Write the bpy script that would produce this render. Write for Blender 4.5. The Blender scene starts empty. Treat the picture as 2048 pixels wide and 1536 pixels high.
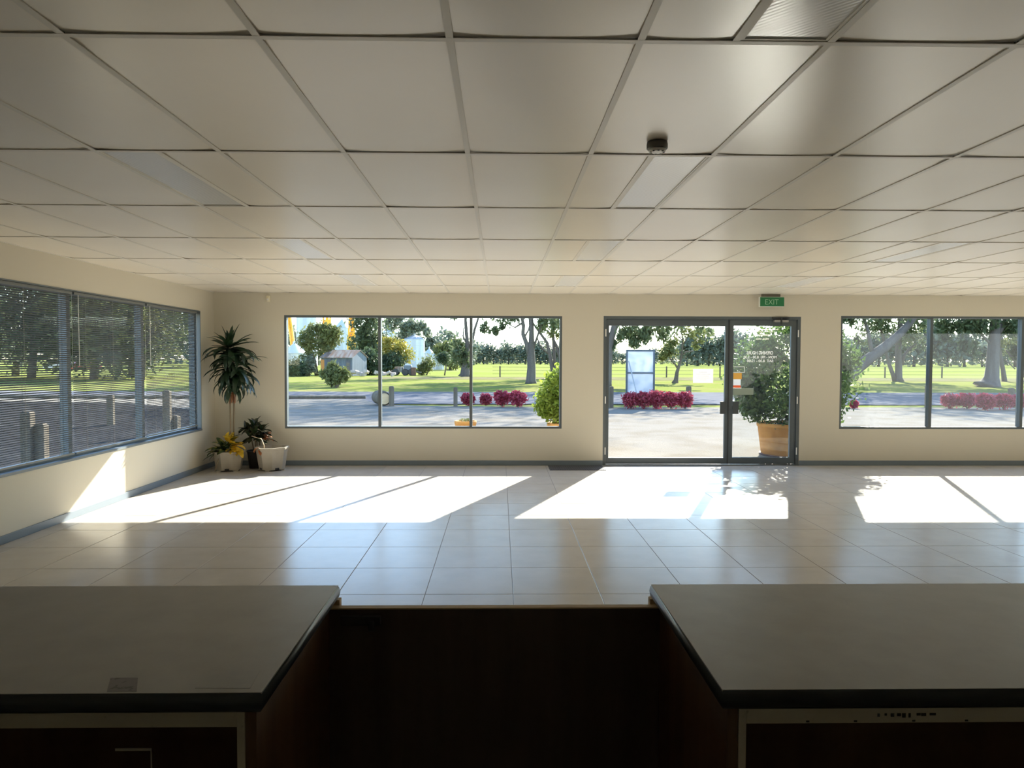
import bpy, math, random
import numpy as np
from mathutils import Vector, Matrix, Euler

# ------------------------------------------------------------------ scene, camera, sky, sun, exposure
sc = bpy.context.scene
COL = sc.collection
R = math.radians
random.seed(7)

FPX, PITCH, YAW, ROLL = 1378.4, .0344, .0175, .0028
CAM = Vector((0, 0, 1.6))
fwd = Vector((math.sin(YAW)*math.cos(PITCH), math.cos(YAW)*math.cos(PITCH), -math.sin(PITCH)))
rgt0 = Vector((math.cos(YAW), -math.sin(YAW), 0)); up0 = rgt0.cross(fwd)
rgt = rgt0*math.cos(ROLL) + up0*math.sin(ROLL); upv = up0*math.cos(ROLL) - rgt0*math.sin(ROLL)
cd = bpy.data.cameras.new('camera'); cam = bpy.data.objects.new('camera', cd); COL.objects.link(cam)
cd.sensor_width = 36; cd.lens = 36*FPX/2048; cd.clip_start = .02; cd.clip_end = 5000
m = Matrix((rgt, upv, -fwd)).transposed().to_4x4(); m.translation = CAM
cam.matrix_world = m
sc.camera = cam

SUN_AZ, SUN_EL = 23.0, 28.6          # degrees to the right of straight ahead, height above the horizon
world = bpy.data.worlds.new('sky'); sc.world = world; world.use_nodes = True
wn = world.node_tree.nodes; wl = world.node_tree.links; wn.clear()
wout = wn.new('ShaderNodeOutputWorld'); wbg = wn.new('ShaderNodeBackground'); sky = wn.new('ShaderNodeTexSky')
sky.sky_type = 'NISHITA'; sky.sun_disc = False
sky.sun_elevation = R(SUN_EL); sky.sun_rotation = R(SUN_AZ)
sky.air_density = 1.0; sky.dust_density = .05; sky.ozone_density = 1.8
wbg.inputs['Strength'].default_value = .25
wl.new(sky.outputs[0], wbg.inputs[0]); wl.new(wbg.outputs[0], wout.inputs[0])

sd = bpy.data.lights.new('sun', 'SUN'); sun = bpy.data.objects.new('sun', sd); COL.objects.link(sun)
sd.energy = 7.8; sd.angle = R(.6); sd.color = (1, .92, .80)
sun.location = (30, 80, 60)
sdir = Vector((math.sin(R(SUN_AZ))*math.cos(R(SUN_EL)), math.cos(R(SUN_AZ))*math.cos(R(SUN_EL)), math.sin(R(SUN_EL))))
sun.rotation_euler = sdir.to_track_quat('Z', 'Y').to_euler()

vs = sc.view_settings
vs.view_transform = 'Standard'; vs.look = 'None'; vs.gamma = 1; vs.use_curve_mapping = False
vs.exposure = 1.84
cy = sc.cycles
cy.max_bounces = 7; cy.diffuse_bounces = 5; cy.glossy_bounces = 3; cy.transmission_bounces = 4; cy.transparent_max_bounces = 10
cy.use_adaptive_sampling = True; cy.adaptive_threshold = .04
cy.use_denoising = True; cy.caustics_reflective = False; cy.caustics_refractive = False

# ------------------------------------------------------------------ helpers
def ray(u, v): return fwd + rgt*((u-1024)/FPX) + upv*((768-v)/FPX)
GZ = -.06
def A(u, v, Y): d = ray(u, v); return CAM + d*(Y/d.y)
def G(u, v, z=GZ): d = ray(u, v); return CAM + d*((z-CAM.z)/d.z)
def px(Y): return Y/FPX                         # metres per photograph pixel at depth Y

class MB:
    def __init__(s): s.v = []; s.f = []
    def box(s, x0, x1, y0, y1, z0, z1, M=None):
        b = len(s.v)
        P = [(x0,y0,z0),(x1,y0,z0),(x1,y1,z0),(x0,y1,z0),(x0,y0,z1),(x1,y0,z1),(x1,y1,z1),(x0,y1,z1)]
        if M is not None: P = [tuple(M @ Vector(p)) for p in P]
        s.v += P
        s.f += [tuple(b+i for i in q) for q in ((0,3,2,1),(4,5,6,7),(0,1,5,4),(1,2,6,5),(2,3,7,6),(3,0,4,7))]
        return s
    def quad(s, *P):
        b = len(s.v); s.v += [tuple(p) for p in P]; s.f.append(tuple(range(b, b+len(P)))); return s
    def tube(s, pts, rad, n=8, cap=True):
        pts = [Vector(p) for p in pts]; b = len(s.v)
        if not hasattr(rad, '__len__'): rad = [rad]*len(pts)
        for i, p in enumerate(pts):
            t = (pts[min(i+1, len(pts)-1)] - pts[max(i-1, 0)]).normalized()
            a = Vector((1, 0, 0)) if abs(t.x) < .8 else Vector((0, 1, 0))
            e1 = t.cross(a).normalized(); e2 = t.cross(e1)
            for k in range(n):
                w = 2*math.pi*k/n
                s.v.append(tuple(p + (e1*math.cos(w) + e2*math.sin(w))*rad[i]))
        for i in range(len(pts)-1):
            for k in range(n):
                k2 = (k+1) % n
                s.f.append((b+i*n+k, b+i*n+k2, b+(i+1)*n+k2, b+(i+1)*n+k))
        if cap:
            s.f.append(tuple(b+k for k in range(n))[::-1]); s.f.append(tuple(b+(len(pts)-1)*n+k for k in range(n)))
        return s
    def lathe(s, prof, n=24, c=(0,0,0)):
        b = len(s.v)
        for r, z in prof:
            for k in range(n):
                w = 2*math.pi*k/n; s.v.append((c[0]+r*math.cos(w), c[1]+r*math.sin(w), c[2]+z))
        for i in range(len(prof)-1):
            for k in range(n):
                k2 = (k+1) % n; s.f.append((b+i*n+k, b+i*n+k2, b+(i+1)*n+k2, b+(i+1)*n+k))
        s.f.append(tuple(b+k for k in range(n))[::-1]); s.f.append(tuple(b+(len(prof)-1)*n+k for k in range(n)))
        return s
    def ring(s, loops):                           # closed loops of equal length, bridged and capped
        b = len(s.v); n = len(loops[0])
        for L in loops: s.v += [tuple(p) for p in L]
        for i in range(len(loops)-1):
            for k in range(n):
                k2 = (k+1) % n; s.f.append((b+i*n+k, b+i*n+k2, b+(i+1)*n+k2, b+(i+1)*n+k))
        s.f.append(tuple(b+k for k in range(n))[::-1]); s.f.append(tuple(b+(len(loops)-1)*n+k for k in range(n)))
        return s
    def mesh(s, name, mat, smooth=False):
        me = bpy.data.meshes.new(name); me.from_pydata(s.v, [], s.f); me.update()
        if mat: me.materials.append(mat)
        if smooth: me.polygons.foreach_set('use_smooth', [True]*len(me.polygons))
        return me
    def build(s, name, mat, parent=None, smooth=False, bevel=0):
        o = link(name, s.mesh(name, mat, smooth), parent)
        if bevel:
            b = o.modifiers.new('bevel', 'BEVEL'); b.width = bevel; b.segments = 2; b.limit_method = 'ANGLE'
        return o
def link(name, data, parent=None, loc=None, rot=None, scale=None):
    o = bpy.data.objects.new(name, data); COL.objects.link(o)
    if parent: o.parent = parent
    if loc is not None: o.location = loc
    if rot is not None: o.rotation_euler = rot
    if scale is not None: o.scale = scale
    return o
def tag(o, label=None, cat=None, group=None, kind=None):
    if label: o['label'] = label
    if cat: o['category'] = cat
    if group: o['group'] = group
    if kind: o['kind'] = kind
    return o
def thing(name, label, cat, loc=(0,0,0), rz=0, group=None):
    return tag(link(name, None, None, loc, (0,0,rz)), label, cat, group)
def struct(o): o['kind'] = 'structure'; return o
def copy_tree(o, parent=None):
    c = o.copy(); COL.objects.link(c); c.parent = parent
    for ch in list(o.children): copy_tree(ch, c)
    return c

def srgb(r, g, b):
    f = lambda c: (c/255/12.92) if c/255 <= .04045 else ((c/255+.055)/1.055)**2.4
    return (f(r), f(g), f(b), 1)
def mat(name, col, rough=.6, spec=.5, metal=0, noise=None, bump=None, coat=0, trans=0, world=False):
    """noise=(scale, colour2, lo, hi[, stretch]); bump=(scale, strength[, stretch])"""
    mt = bpy.data.materials.new(name); mt.use_nodes = True; nt = mt.node_tree; N = nt.nodes; L = nt.links
    b = N['Principled BSDF']; b.inputs['Base Color'].default_value = col if len(col) == 4 else (*col, 1)
    b.inputs['Roughness'].default_value = rough; b.inputs['Specular IOR Level'].default_value = spec
    b.inputs['Metallic'].default_value = metal
    if coat: b.inputs['Coat Weight'].default_value = coat
    tc = None
    def coords(stretch):
        nonlocal tc
        if tc is None: tc = N.new('ShaderNodeNewGeometry' if world else 'ShaderNodeTexCoord')
        mp = N.new('ShaderNodeMapping'); L.new(tc.outputs['Position' if world else 'Object'], mp.inputs[0]); mp.inputs['Scale'].default_value = stretch
        return mp.outputs[0]
    if noise:
        sc_, c2, lo, hi = noise[:4]; st = noise[4] if len(noise) > 4 else (1,1,1)
        nz = N.new('ShaderNodeTexNoise'); nz.inputs['Scale'].default_value = sc_; nz.inputs['Detail'].default_value = 5
        L.new(coords(st), nz.inputs['Vector'])
        rp = N.new('ShaderNodeValToRGB'); rp.color_ramp.elements[0].position = lo; rp.color_ramp.elements[1].position = hi
        rp.color_ramp.elements[0].color = col if len(col) == 4 else (*col, 1)
        rp.color_ramp.elements[1].color = c2 if len(c2) == 4 else (*c2, 1)
        L.new(nz.outputs['Fac'], rp.inputs[0]); L.new(rp.outputs[0], b.inputs['Base Color'])
    if bump:
        st = bump[2] if len(bump) > 2 else (1,1,1)
        nz2 = N.new('ShaderNodeTexNoise'); nz2.inputs['Scale'].default_value = bump[0]; nz2.inputs['Detail'].default_value = 4
        L.new(coords(st), nz2.inputs['Vector'])
        bp = N.new('ShaderNodeBump'); bp.inputs['Strength'].default_value = bump[1]; bp.inputs['Distance'].default_value = .02
        L.new(nz2.outputs['Fac'], bp.inputs['Height']); L.new(bp.outputs[0], b.inputs['Normal'])
    if trans:
        tr = N.new('ShaderNodeBsdfTranslucent'); mx = N.new('ShaderNodeMixShader'); mx.inputs[0].default_value = trans
        src = b.inputs['Base Color'].links[0].from_socket if b.inputs['Base Color'].links else None
        if src: L.new(src, tr.inputs[0])
        else: tr.inputs[0].default_value = b.inputs['Base Color'].default_value
        L.new(b.outputs[0], mx.inputs[1]); L.new(tr.outputs[0], mx.inputs[2]); L.new(mx.outputs[0], N['Material Output'].inputs[0])
    return mt
def glass_mat(name, tint, refl, haze=0):
    mt = bpy.data.materials.new(name); mt.use_nodes = True; nt = mt.node_tree; N = nt.nodes; L = nt.links
    N.remove(N['Principled BSDF'])
    t = N.new('ShaderNodeBsdfTransparent'); t.inputs[0].default_value = (*tint, 1)
    g = N.new('ShaderNodeBsdfGlossy'); g.inputs['Roughness'].default_value = 0.02
    mx = N.new('ShaderNodeMixShader'); mx.inputs[0].default_value = refl
    L.new(t.outputs[0], mx.inputs[1]); L.new(g.outputs[0], mx.inputs[2]); out = mx.outputs[0]
    if haze:
        d = N.new('ShaderNodeBsdfTranslucent'); d.inputs[0].default_value = (.9, .92, .95, 1)
        m2 = N.new('ShaderNodeMixShader'); m2.inputs[0].default_value = haze
        L.new(out, m2.inputs[1]); L.new(d.outputs[0], m2.inputs[2]); out = m2.outputs[0]
    L.new(out, N['Material Output'].inputs[0]); return mt

M = {}
M['wall'] = mat('wall_paint', (.65, .61, .51), .75, .3, bump=(60, .04))
M['ceil'] = mat('ceiling_vinyl', (.93, .875, .775), .29, .8, noise=(1.3, (.895, .83, .73), .35, .75), bump=(1.6, .05), world=True)
M['tee'] = mat('ceiling_grid_white', (.82, .79, .73), .4, .4)
M['void'] = mat('ceiling_void', (.05, .05, .05), .9)
M['tile'] = mat('floor_tile', (.53, .495, .445), .22, .14, noise=(4, (.49, .455, .405), .35, .7), bump=(9, .008), world=True)
M['grout'] = mat('grout', (.20, .19, .18), .8)
M['skirt'] = mat('skirting_paint', srgb(115, 127, 138), .45, .4)
M['alu'] = mat('bronze_aluminium', srgb(88, 97, 102), .42, .5)
M['aluin'] = mat('grey_aluminium', srgb(108, 117, 123), .42, .5)
M['white'] = mat('white_plastic', (.8, .79, .76), .4)
M['glass'] = glass_mat('window_glass', (.93, .95, .95), .035)
M['film'] = glass_mat('dusty_glass', (.93, .95, .95), .03, .018)
M['dark'] = mat('black_plastic', (.015, .016, .018), .5)
M['darkgrey'] = mat('dark_grey_metal', (.045, .05, .055), .4)
M['back'] = mat('dark_panelling', (.10, .075, .05), .6, noise=(3, (.06, .045, .03), .3, .7, (8, 8, .6)))

# ------------------------------------------------------------------ room shell
W, LX, RX, BY, CZ = 10.45, -4.295, 14.6, -1.7, 2.607
FX, FY = .0921, 4.6665                    # floor tile lines
CX0, CY0 = -.1596, 2.2003                 # ceiling grid lines
T = .16
def wall_with_openings(name, axis, a0, a1, z0, z1, p0, p1, holes, material):
    """axis 'x': wall runs along x between p0 and p1 in y. holes=(a0,a1,z0,z1)"""
    mb = MB()
    xs = sorted({a0, a1, *[h[0] for h in holes], *[h[1] for h in holes]})
    for i in range(len(xs)-1):
        lo, hi = xs[i], xs[i+1]; mid = (lo+hi)/2
        cuts = sorted([(h[2], h[3]) for h in holes if h[0] < mid < h[1]])
        z = z0
        segs = []
        for c0, c1 in cuts:
            if c0 > z: segs.append((z, c0))
            z = c1
        if z < z1: segs.append((z, z1))
        for s0, s1 in segs:
            if axis == 'x': mb.box(lo, hi, p0, p1, s0, s1)
            else: mb.box(p0, p1, lo, hi, s0, s1)
    return struct(mb.build(name, material))
WIN1 = (-3.25, .94, .56, 2.27)
DOOR = (1.57, 4.585, 0, 2.275)
WIN2 = (5.2, 9.44, .56, 2.29)
WIN_ADDED = (10.0, 14.24, .56, 2.29)               # unseen extra window, added to bring more daylight into the room
WIN3 = (5.60, 9.975, .59, 2.295)
wall_with_openings('wall_front', 'x', LX-T, RX+T, -.1, 2.95, W, W+T, [WIN1, DOOR, WIN2, WIN_ADDED], M['wall'])
wall_with_openings('wall_left', 'y', BY, W, -.1, 2.95, LX-T, LX, [WIN3], M['wall'])
struct(MB().box(RX, RX+T, BY, W, -.1, 2.95).build('wall_right', M['wall']))
struct(MB().box(LX-T, RX+T, BY-T, BY, -.1, 2.95).build('wall_back', M['wall']))

# floor: slab, tiles (each a part), the part behind the counters joined
floor = struct(MB().box(LX-T, RX+T, BY, W+T, -.1, -.002).build('floor', M['grout']))
g = .0022
def tile_mesh(w, d):
    mb = MB(); c = .0015
    lo = [(-w/2, -d/2), (w/2, -d/2), (w/2, d/2), (-w/2, d/2)]
    l2 = [(-w/2+c, -d/2+c), (w/2-c, -d/2+c), (w/2-c, d/2-c), (-w/2+c, d/2-c)]
    mb.ring([[(x, y, -.004) for x, y in lo], [(x, y, -.0008) for x, y in lo], [(x, y, 0) for x, y in l2]])
    return mb.mesh('tile', M['tile'])
tcache = {}
xl = [LX] + [FX+.6*k for k in range(-8, 26) if LX+.03 < FX+.6*k < RX-.03] + [RX]
yl = [BY] + [FY+.6*k for k in range(-12, 12) if BY+.03 < FY+.6*k < W-.03] + [W]
rest = MB()
ntile = 0
for j in range(len(yl)-1):
    for i in range(len(xl)-1):
        w = xl[i+1]-xl[i]-2*g; d = yl[j+1]-yl[j]-2*g; cx = (xl[i]+xl[i+1])/2; cyy = (yl[j]+yl[j+1])/2
        if yl[j] > 3.9 and xl[i] < 9.3:
            key = (round(w, 3), round(d, 3))
            if key not in tcache: tcache[key] = tile_mesh(w, d)
            link('tile', tcache[key], floor, (cx, cyy, 0), (R(random.uniform(-.05, .05)), R(random.uniform(-.05, .05)), 0)); ntile += 1
        else:
            rest.box(cx-w/2, cx+w/2, cyy-d/2, cyy+d/2, -.004, 0)
tag(rest.build('tile_field', M['tile'], floor), kind='stuff')

# ceiling: slab, hanging grid, each panel a part
ceiling = struct(MB().box(LX-T, RX+T, BY-T, W+T, 2.80, 2.95).build('ceiling', M['void']))
cxs = [LX] + [CX0+.6*k for k in range(-8, 26) if LX+.03 < CX0+.6*k < RX-.03] + [RX]
cys = [BY] + [CY0+1.2*k for k in range(-5, 9) if BY+.03 < CY0+1.2*k < W-.03] + [W]
def panel_mesh(w, d, seed):
    rnd = random.Random(seed); nx = 8; ny = 8; mb = MB(); base = .0012
    k1, k2 = rnd.uniform(.001, .0065), rnd.uniform(.001, .006)
    def z(u, v):                             # corners curl up a little
        return base + (k1 if v > 0 else k2)*abs(u)**3*abs(v)**10
    I = lambda a, b: a*(ny+1)+b
    for a in range(nx+1):
        for b in range(ny+1):
            mb.v.append(((2*a/nx-1)*w/2, (2*b/ny-1)*d/2, z(2*a/nx-1, 2*b/ny-1)))
    for a in range(nx):
        for b in range(ny): mb.f.append((I(a,b), I(a,b+1), I(a+1,b+1), I(a+1,b)))
    edge = [(a, 0) for a in range(nx)] + [(nx, b) for b in range(ny)] + [(a, ny) for a in range(nx, 0, -1)] + [(0, b) for b in range(ny, 0, -1)]
    e0 = len(mb.v)
    for a, b in edge: x, y, zz = mb.v[I(a, b)]; mb.v += [(x, y, zz), (x, y, zz+.008)]
    n = len(edge)
    for q in range(n):
        r = (q+1) % n; mb.f.append((e0+2*q, e0+2*r, e0+2*r+1, e0+2*q+1))
    mb.f.append(tuple(e0+2*q+1 for q in range(n)))
    me = mb.mesh('ceiling_panel', M['ceil'])
    me.polygons.foreach_set('use_smooth', [i < nx*ny for i in range(len(me.polygons))])
    return me
pcache = {}
LIGHTS = {}                                  # (x0,row y0) of a half-width fitting
for x0, rs_ in ((CX0+.6*-3, (1, 3, 5)), (CX0+.6*1.5, (-1, 1, 3, 5)), (CX0+.6*6.5, (3, 5))):
    for r in rs_: LIGHTS[(round(x0, 3), round(CY0+1.2*r, 3))] = x0
def panel(x0, x1, y0, y1):
    w = x1-x0-.008; d = y1-y0-.008; vr = random.randrange(4); key = (round(w, 3), round(d, 3), vr)
    if key not in pcache: pcache[key] = panel_mesh(w, d, vr+int(w*1000))
    link('ceiling_panel', pcache[key], ceiling, ((x0+x1)/2, (y0+y1)/2, CZ), (0, 0, random.choice((0, math.pi))))
def bar(x0, x1, y0, y1):
    MB().box(x0, x1, y0, y1, CZ-.003, CZ).build('ceiling_batten', M['tee'], ceiling)
far_panels = MB()
for j in range(len(cys)-1):
    for i in range(len(cxs)-1):
        x0, x1, y0, y1 = cxs[i], cxs[i+1], cys[j], cys[j+1]
        hit = [v for (lx, ly), v in LIGHTS.items() if abs(ly-y0) < .02 and x0-.01 < lx < x1-.05]
        if hit:
            lx = hit[0]
            if lx-x0 > .05: panel(x0, lx, y0, y1); bar(lx-.012, lx+.012, y0, y1)
            if x1-(lx+.3) > .05: panel(lx+.3, x1, y0, y1); bar(lx+.3-.012, lx+.3+.012, y0, y1)
        elif x0 < 9.3: panel(x0, x1, y0, y1)
        else: far_panels.box(x0+.004, x1-.004, y0+.004, y1-.004, CZ+.0012, CZ+.009)
tag(far_panels.build('panel_field', M['ceil'], ceiling), kind='stuff')
for x in cxs[1:-1]: bar(x-.012, x+.012, BY, W)
for y in cys[1:-1]:
    MB().box(LX, RX, y-.012, y+.012, CZ-.0035, CZ-.0004).build('ceiling_batten', M['tee'], ceiling)
for (x0, x1, y0, y1) in ((LX, RX, W-.02, W), (LX, LX+.02, BY, W), (RX-.02, RX, BY, W)): bar(x0, x1, y0, y1)

# skirting
def skirt(name, x0, x1, y0, y1): struct(MB().box(x0, x1, y0, y1, 0, .075).build(name, M['skirt'], bevel=.004))
skirt('baseboard_front', LX, DOOR[0]-.002, W-.016, W); skirt('baseboard_right', DOOR[1]+.002, RX, W-.016, W)
skirt('baseboard_left', LX, LX+.016, BY, W-.016)
struct(MB().box(DOOR[0], DOOR[1], W-.01, W+T, -.003, .012).build('trim_1', M['alu']))

# ------------------------------------------------------------------ windows
def window(name, x0, x1, z0, z1, mulls, yf, film_z=None):
    """frame in the front wall; yf = y of the frame's room face"""
    f = .032; d = .09
    fr = MB().box(x0, x1, yf, yf+d, z0, z0+f).box(x0, x1, yf, yf+d, z1-f, z1).box(x0, x0+f, yf, yf+d, z0+f, z1-f).box(x1-f, x1, yf, yf+d, z0+f, z1-f)
    o = struct(fr.build(name, M['alu']))
    for x in mulls: MB().box(x-.022, x+.022, yf, yf+d, z0+f, z1-f).build('mullion', M['alu'], o)
    xs = [x0+f] + sorted(mulls) + [x1-f]
    for i in range(len(xs)-1):
        a = xs[i]+(.022 if i else 0); b = xs[i+1]-(.022 if i < len(xs)-2 else 0)
        p = MB().box(a, b, yf+.045, yf+.051, z0+f, z1-f).build('pane', M['glass'], o)
        if film_z: MB().quad((a, yf+.043, z0+f), (b, yf+.043, z0+f), (b, yf+.043, film_z), (a, yf+.043, film_z)).build('dust_film', M['film'], p)
    return o
window('window_1', *WIN1, [-1.82, -.44], W+.01)
window('window_2', *WIN2, [6.61, 8.03], W+.01, 2.03)
window('window_added', *WIN_ADDED, [11.41, 12.83], W+.01)
# left wall window
o = MB(); f = .04; y0, y1, z0, z1 = WIN3; xa, xb = LX-.15, LX-.07
o.box(xa, xb, y0, y1, z0, z0+f).box(xa, xb, y0, y1, z1-f, z1).box(xa, xb, y0, y0+f, z0+f, z1-f).box(xa, xb, y1-f, y1, z0+f, z1-f)
w3 = struct(o.build('window_3', M['aluin']))
for y in (7.06, 8.50): MB().box(xa, xb, y-.03, y+.03, z0+f, z1-f).build('mullion', M['aluin'], w3)
for a, b in ((y0+f, 7.03), (7.09, 8.47), (8.53, y1-f)): MB().box(xa+.03, xa+.036, a, b, z0+f, z1-f).build('pane', M['glass'], w3)
MB().box(LX-.07, LX+.012, y0-.0, y1, z0-.012, z0+.012).build('window_sill', M['aluin'], w3)
MB().box(LX-.07, LX+.004, y1-.012, y1, z0+.012, z1).build('reveal_lining', M['aluin'], w3)
MB().box(LX-.07, LX+.004, y0, y1-.012, z1-.012, z1).build('reveal_lining', M['aluin'], w3)

# ------------------------------------------------------------------ entrance doors
fr = MB(); x0, x1, _, z1 = DOOR; ya, yb = W+.005, W+.105
fr.box(x0, x0+.045, ya, yb, .012, z1).box(x1-.045, x1, ya, yb, .012, z1).box(x0+.045, x1-.045, ya, yb, z1-.045, z1)
door = struct(fr.build('door_1', M['alu']))
def leaf(xa, xb, gx0, gx1, gz0, gz1):
    y_, yy = W+.03, W+.075; zt = z1-.0455
    lf = MB().box(xa, gx0, y_, yy, .018, zt).box(gx1, xb, y_, yy, .018, zt).box(gx0, gx1, y_, yy, .018, gz0).box(gx0, gx1, y_, yy, gz1, zt).build('door_leaf', M['alu'], door)
    MB().box(gx0, gx1, W+.05, W+.057, gz0, gz1).build('glass_pane', M['glass'], lf)
    return lf
leafA = leaf(1.62, 3.487, 1.66, 3.44, .114, 2.13)
leafB = leaf(3.492, 4.535, 3.566, 4.451, .12, 2.135)
MB().quad((3.566, W+.048, .12), (4.451, W+.048, .12), (4.451, W+.048, 2.02), (3.566, W+.048, 2.02)).build('dust_film', M['film'], leafB)
MB().box(3.487, 3.50, W+.018, W+.03, .03, z1-.06).build('meeting_strip', M['darkgrey'], leafB)
handle_m = mat('handle_grey', srgb(72, 78, 82), .45)
for lf, a, b, s_ in ((leafA, 3.36, 3.45, 0), (leafB, 3.555, 3.645, 1)):
    MB().box(a, b, W-.006, W+.004, .79, .98).box((a if s_ else b)-(.0 if s_ else .03), (a if s_ else b)+(.03 if s_ else 0), W+.004, W+.05, .86, .91).build('handle', handle_m, lf, bevel=.003)
for lf, x in ((leafA, 1.605), (leafB, 4.548)):
    for z in (.22, 1.0, 2.02): MB().tube([(x, W, z-.055), (x, W, z+.055)], .009, 8).build('hinge', M['white'], lf)
cl = MB().box(4.17, 4.385, W-.03, W+.03, 2.19, 2.225).build('door_closer', mat('closer_grey', srgb(150, 150, 148), .4), leafB, bevel=.005)
MB().box(4.14, 4.40, W-.022, W+.005, 2.245, 2.262).box(4.26, 4.285, W-.035, W-.03, 2.15, 2.26).build('closer_arm', M['darkgrey'], cl)

def text_mesh(s, h, name, material, depth=.001, mirror=False, align='CENTER', bold=0.0, sx=1):
    c = bpy.data.curves.new(name, 'FONT'); c.body = s; c.size = h*1.37; c.align_x = align; c.extrude = depth; c.offset = bold
    t = bpy.data.objects.new(name, c); COL.objects.link(t)
    dg = bpy.context.evaluated_depsgraph_get(); me = bpy.data.meshes.new_from_object(t.evaluated_get(dg)); COL.objects.unlink(t); bpy.data.objects.remove(t)
    me.materials.clear(); me.materials.append(material); me.name = name
    k = (-sx if mirror else sx)
    for v in me.vertices: v.co = (v.co.x*k, -v.co.z, v.co.y)
    if mirror: me.flip_normals()
    return me
vinyl = mat('cream_vinyl', (.85, .83, .76), .5, trans=.35)
def letter(s, xc, z, h, wid, parent):
    me = text_mesh(s, h, 'lettering', vinyl, mirror=True, bold=h*.03)
    xs = [v.co.x for v in me.vertices]; k = wid/(max(xs)-min(xs))
    for v in me.vertices: v.co.x *= k
    return link('lettering', me, parent, (xc, W+.047, z))
letter('OPENING HOURS', 3.98, 1.700, .052, .405, leafB)
letter('MON - FRI  8.30 - 5.30', 3.985, 1.640, .040, .51, leafB)
letter('SAT  8.30 - 12.00', 3.985, 1.583, .040, .405, leafB)
def strokes(groups, z, h, parent):            # illegible small print as plain dashes
    mb = MB()
    for a, b in groups:
        n = max(1, round((b-a)/.022))
        for k in range(n):
            w = (b-a)/n; x = a+k*w; mb.box(x+.002, x+w-.003, W+.0465, W+.0475, z+random.uniform(0, .004), z+h-random.uniform(0, .004))
    mb.build('small_print', vinyl, parent)
strokes([(3.90, 4.0), (4.015, 4.14)], 1.985, .022, leafB)
strokes([(3.915, 4.0), (4.02, 4.115)], 1.925, .022, leafB)
strokes([(3.93, 4.05), (4.08, 4.26)], 2.072, .016, leafB)
strokes([(3.90, 4.02), (4.06, 4.18)], 2.038, .016, leafB)
# things stuck on the doors
paper = mat('paper', (.86, .86, .85), .7, trans=.35)
o = tag(MB().box(2.955, 3.264, W+.045, W+.0465, 1.262, 1.475).build('paper_notice', paper), 'white paper notice taped to the glass of the wider door leaf', 'notice')
mb = MB()
for k, (a, b) in enumerate(((3.04, 3.17), (3.0, 3.22), (3.02, 3.20), (3.0, 3.21), (3.06, 3.16))): mb.box(a, b, W+.0442, W+.0449, 1.425-.03*k, 1.429-.03*k)
mb.build('printed_line', mat('faint_ink', (.45, .45, .46), .8), o)
o = thing('shop_sticker', 'orange and white card sticker on the narrow door leaf above the grey plate', 'sticker', (3.64, W+.046, 1.19))
MB().box(-.065, .05, 0, .002, .035, .13).build('white_panel', paper, o)
MB().box(-.065, .05, 0, .002, 0, .035).build('orange_panel', mat('orange_print', srgb(235, 120, 70), .6, trans=.3), o)
MB().box(-.065, .065, 0, .002, .131, .225).build('yellow_panel', mat('yellow_print', srgb(225, 180, 90), .6, trans=.3), o)
o = thing('outline_sticker', 'thin white outlined rectangle sticker high on the narrow door leaf', 'sticker', (3.64, W+.047, 1.42))
MB().box(-.07, .11, 0, .001, 0, .006).box(-.07, .11, 0, .001, .086, .092).box(.104, .11, 0, .001, .006, .086).build('outline', vinyl, o)
o = tag(MB().box(3.57, 3.886, W+.038, W+.046, 1.08, 1.185).build('push_plate', mat('sage_plate', srgb(150, 165, 152), .5), bevel=.002), 'pale sage green plate stuck across the narrow door leaf above its handle', 'plate')

# ------------------------------------------------------------------ ceiling fittings
prism = mat('prismatic_diffuser', (.93, .94, .95), .2, 1.0)
nt = prism.node_tree; N = nt.nodes; L = nt.links
tcn = N.new('ShaderNodeTexCoord'); wv = N.new('ShaderNodeTexWave'); wv.inputs['Scale'].default_value = 26; wv.bands_direction = 'DIAGONAL'
bpn = N.new('ShaderNodeBump'); bpn.inputs['Strength'].default_value = .12; bpn.inputs['Distance'].default_value = .004
L.new(tcn.outputs['Object'], wv.inputs[0]); L.new(wv.outputs['Fac'], bpn.inputs['Height']); L.new(bpn.outputs[0], N['Principled BSDF'].inputs['Normal'])
def troffer():
    t = link('ceiling_light', None)
    MB().box(.014, .286, .014, 1.186, .004, .01).build('diffuser', prism, t)
    MB().box(.012, .022, .012, 1.188, -.001, .05).box(.278, .288, .012, 1.188, -.001, .05).box(.022, .278, .012, .022, -.001, .05).box(.022, .278, 1.178, 1.188, -.001, .05).build('frame', M['tee'], t)
    MB().box(.022, .278, .022, 1.178, .05, .08).build('housing', M['white'], t)
    return t
proto = None
lab = {(0,1): 'unlit troffer light nearest the camera in the left ceiling row', (0,3): 'unlit troffer light in the middle of the left ceiling row', (0,5): 'unlit troffer light closest to the windows in the left ceiling row',
       (1,-1): 'large prismatic troffer light cut off by the top edge of the picture', (1,1): 'pale troffer light just beyond the round smoke detector', (1,3): 'troffer light second from the windows in the centre row', (1,5): 'troffer light closest to the windows in the centre row',
       (2,3): 'troffer light farther from the windows in the right ceiling row', (2,5): 'cream troffer light near the exit sign in the right row'}
for a, x0 in enumerate((CX0+.6*-3, CX0+.6*1.5, CX0+.6*6.5)):
    for r in ((1, 3, 5), (-1, 1, 3, 5), (3, 5))[a]:
        o = None if proto is None else copy_tree(proto)
        if proto is None: o = proto = troffer()
        o.location = (x0, CY0+1.2*r, CZ)
        tag(o, lab[(a, r)], 'light', 'ceiling troffer lights')
o = thing('smoke_detector', 'round dark grey smoke detector on the ceiling panel', 'detector', (.722, 3.20, CZ))
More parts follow.
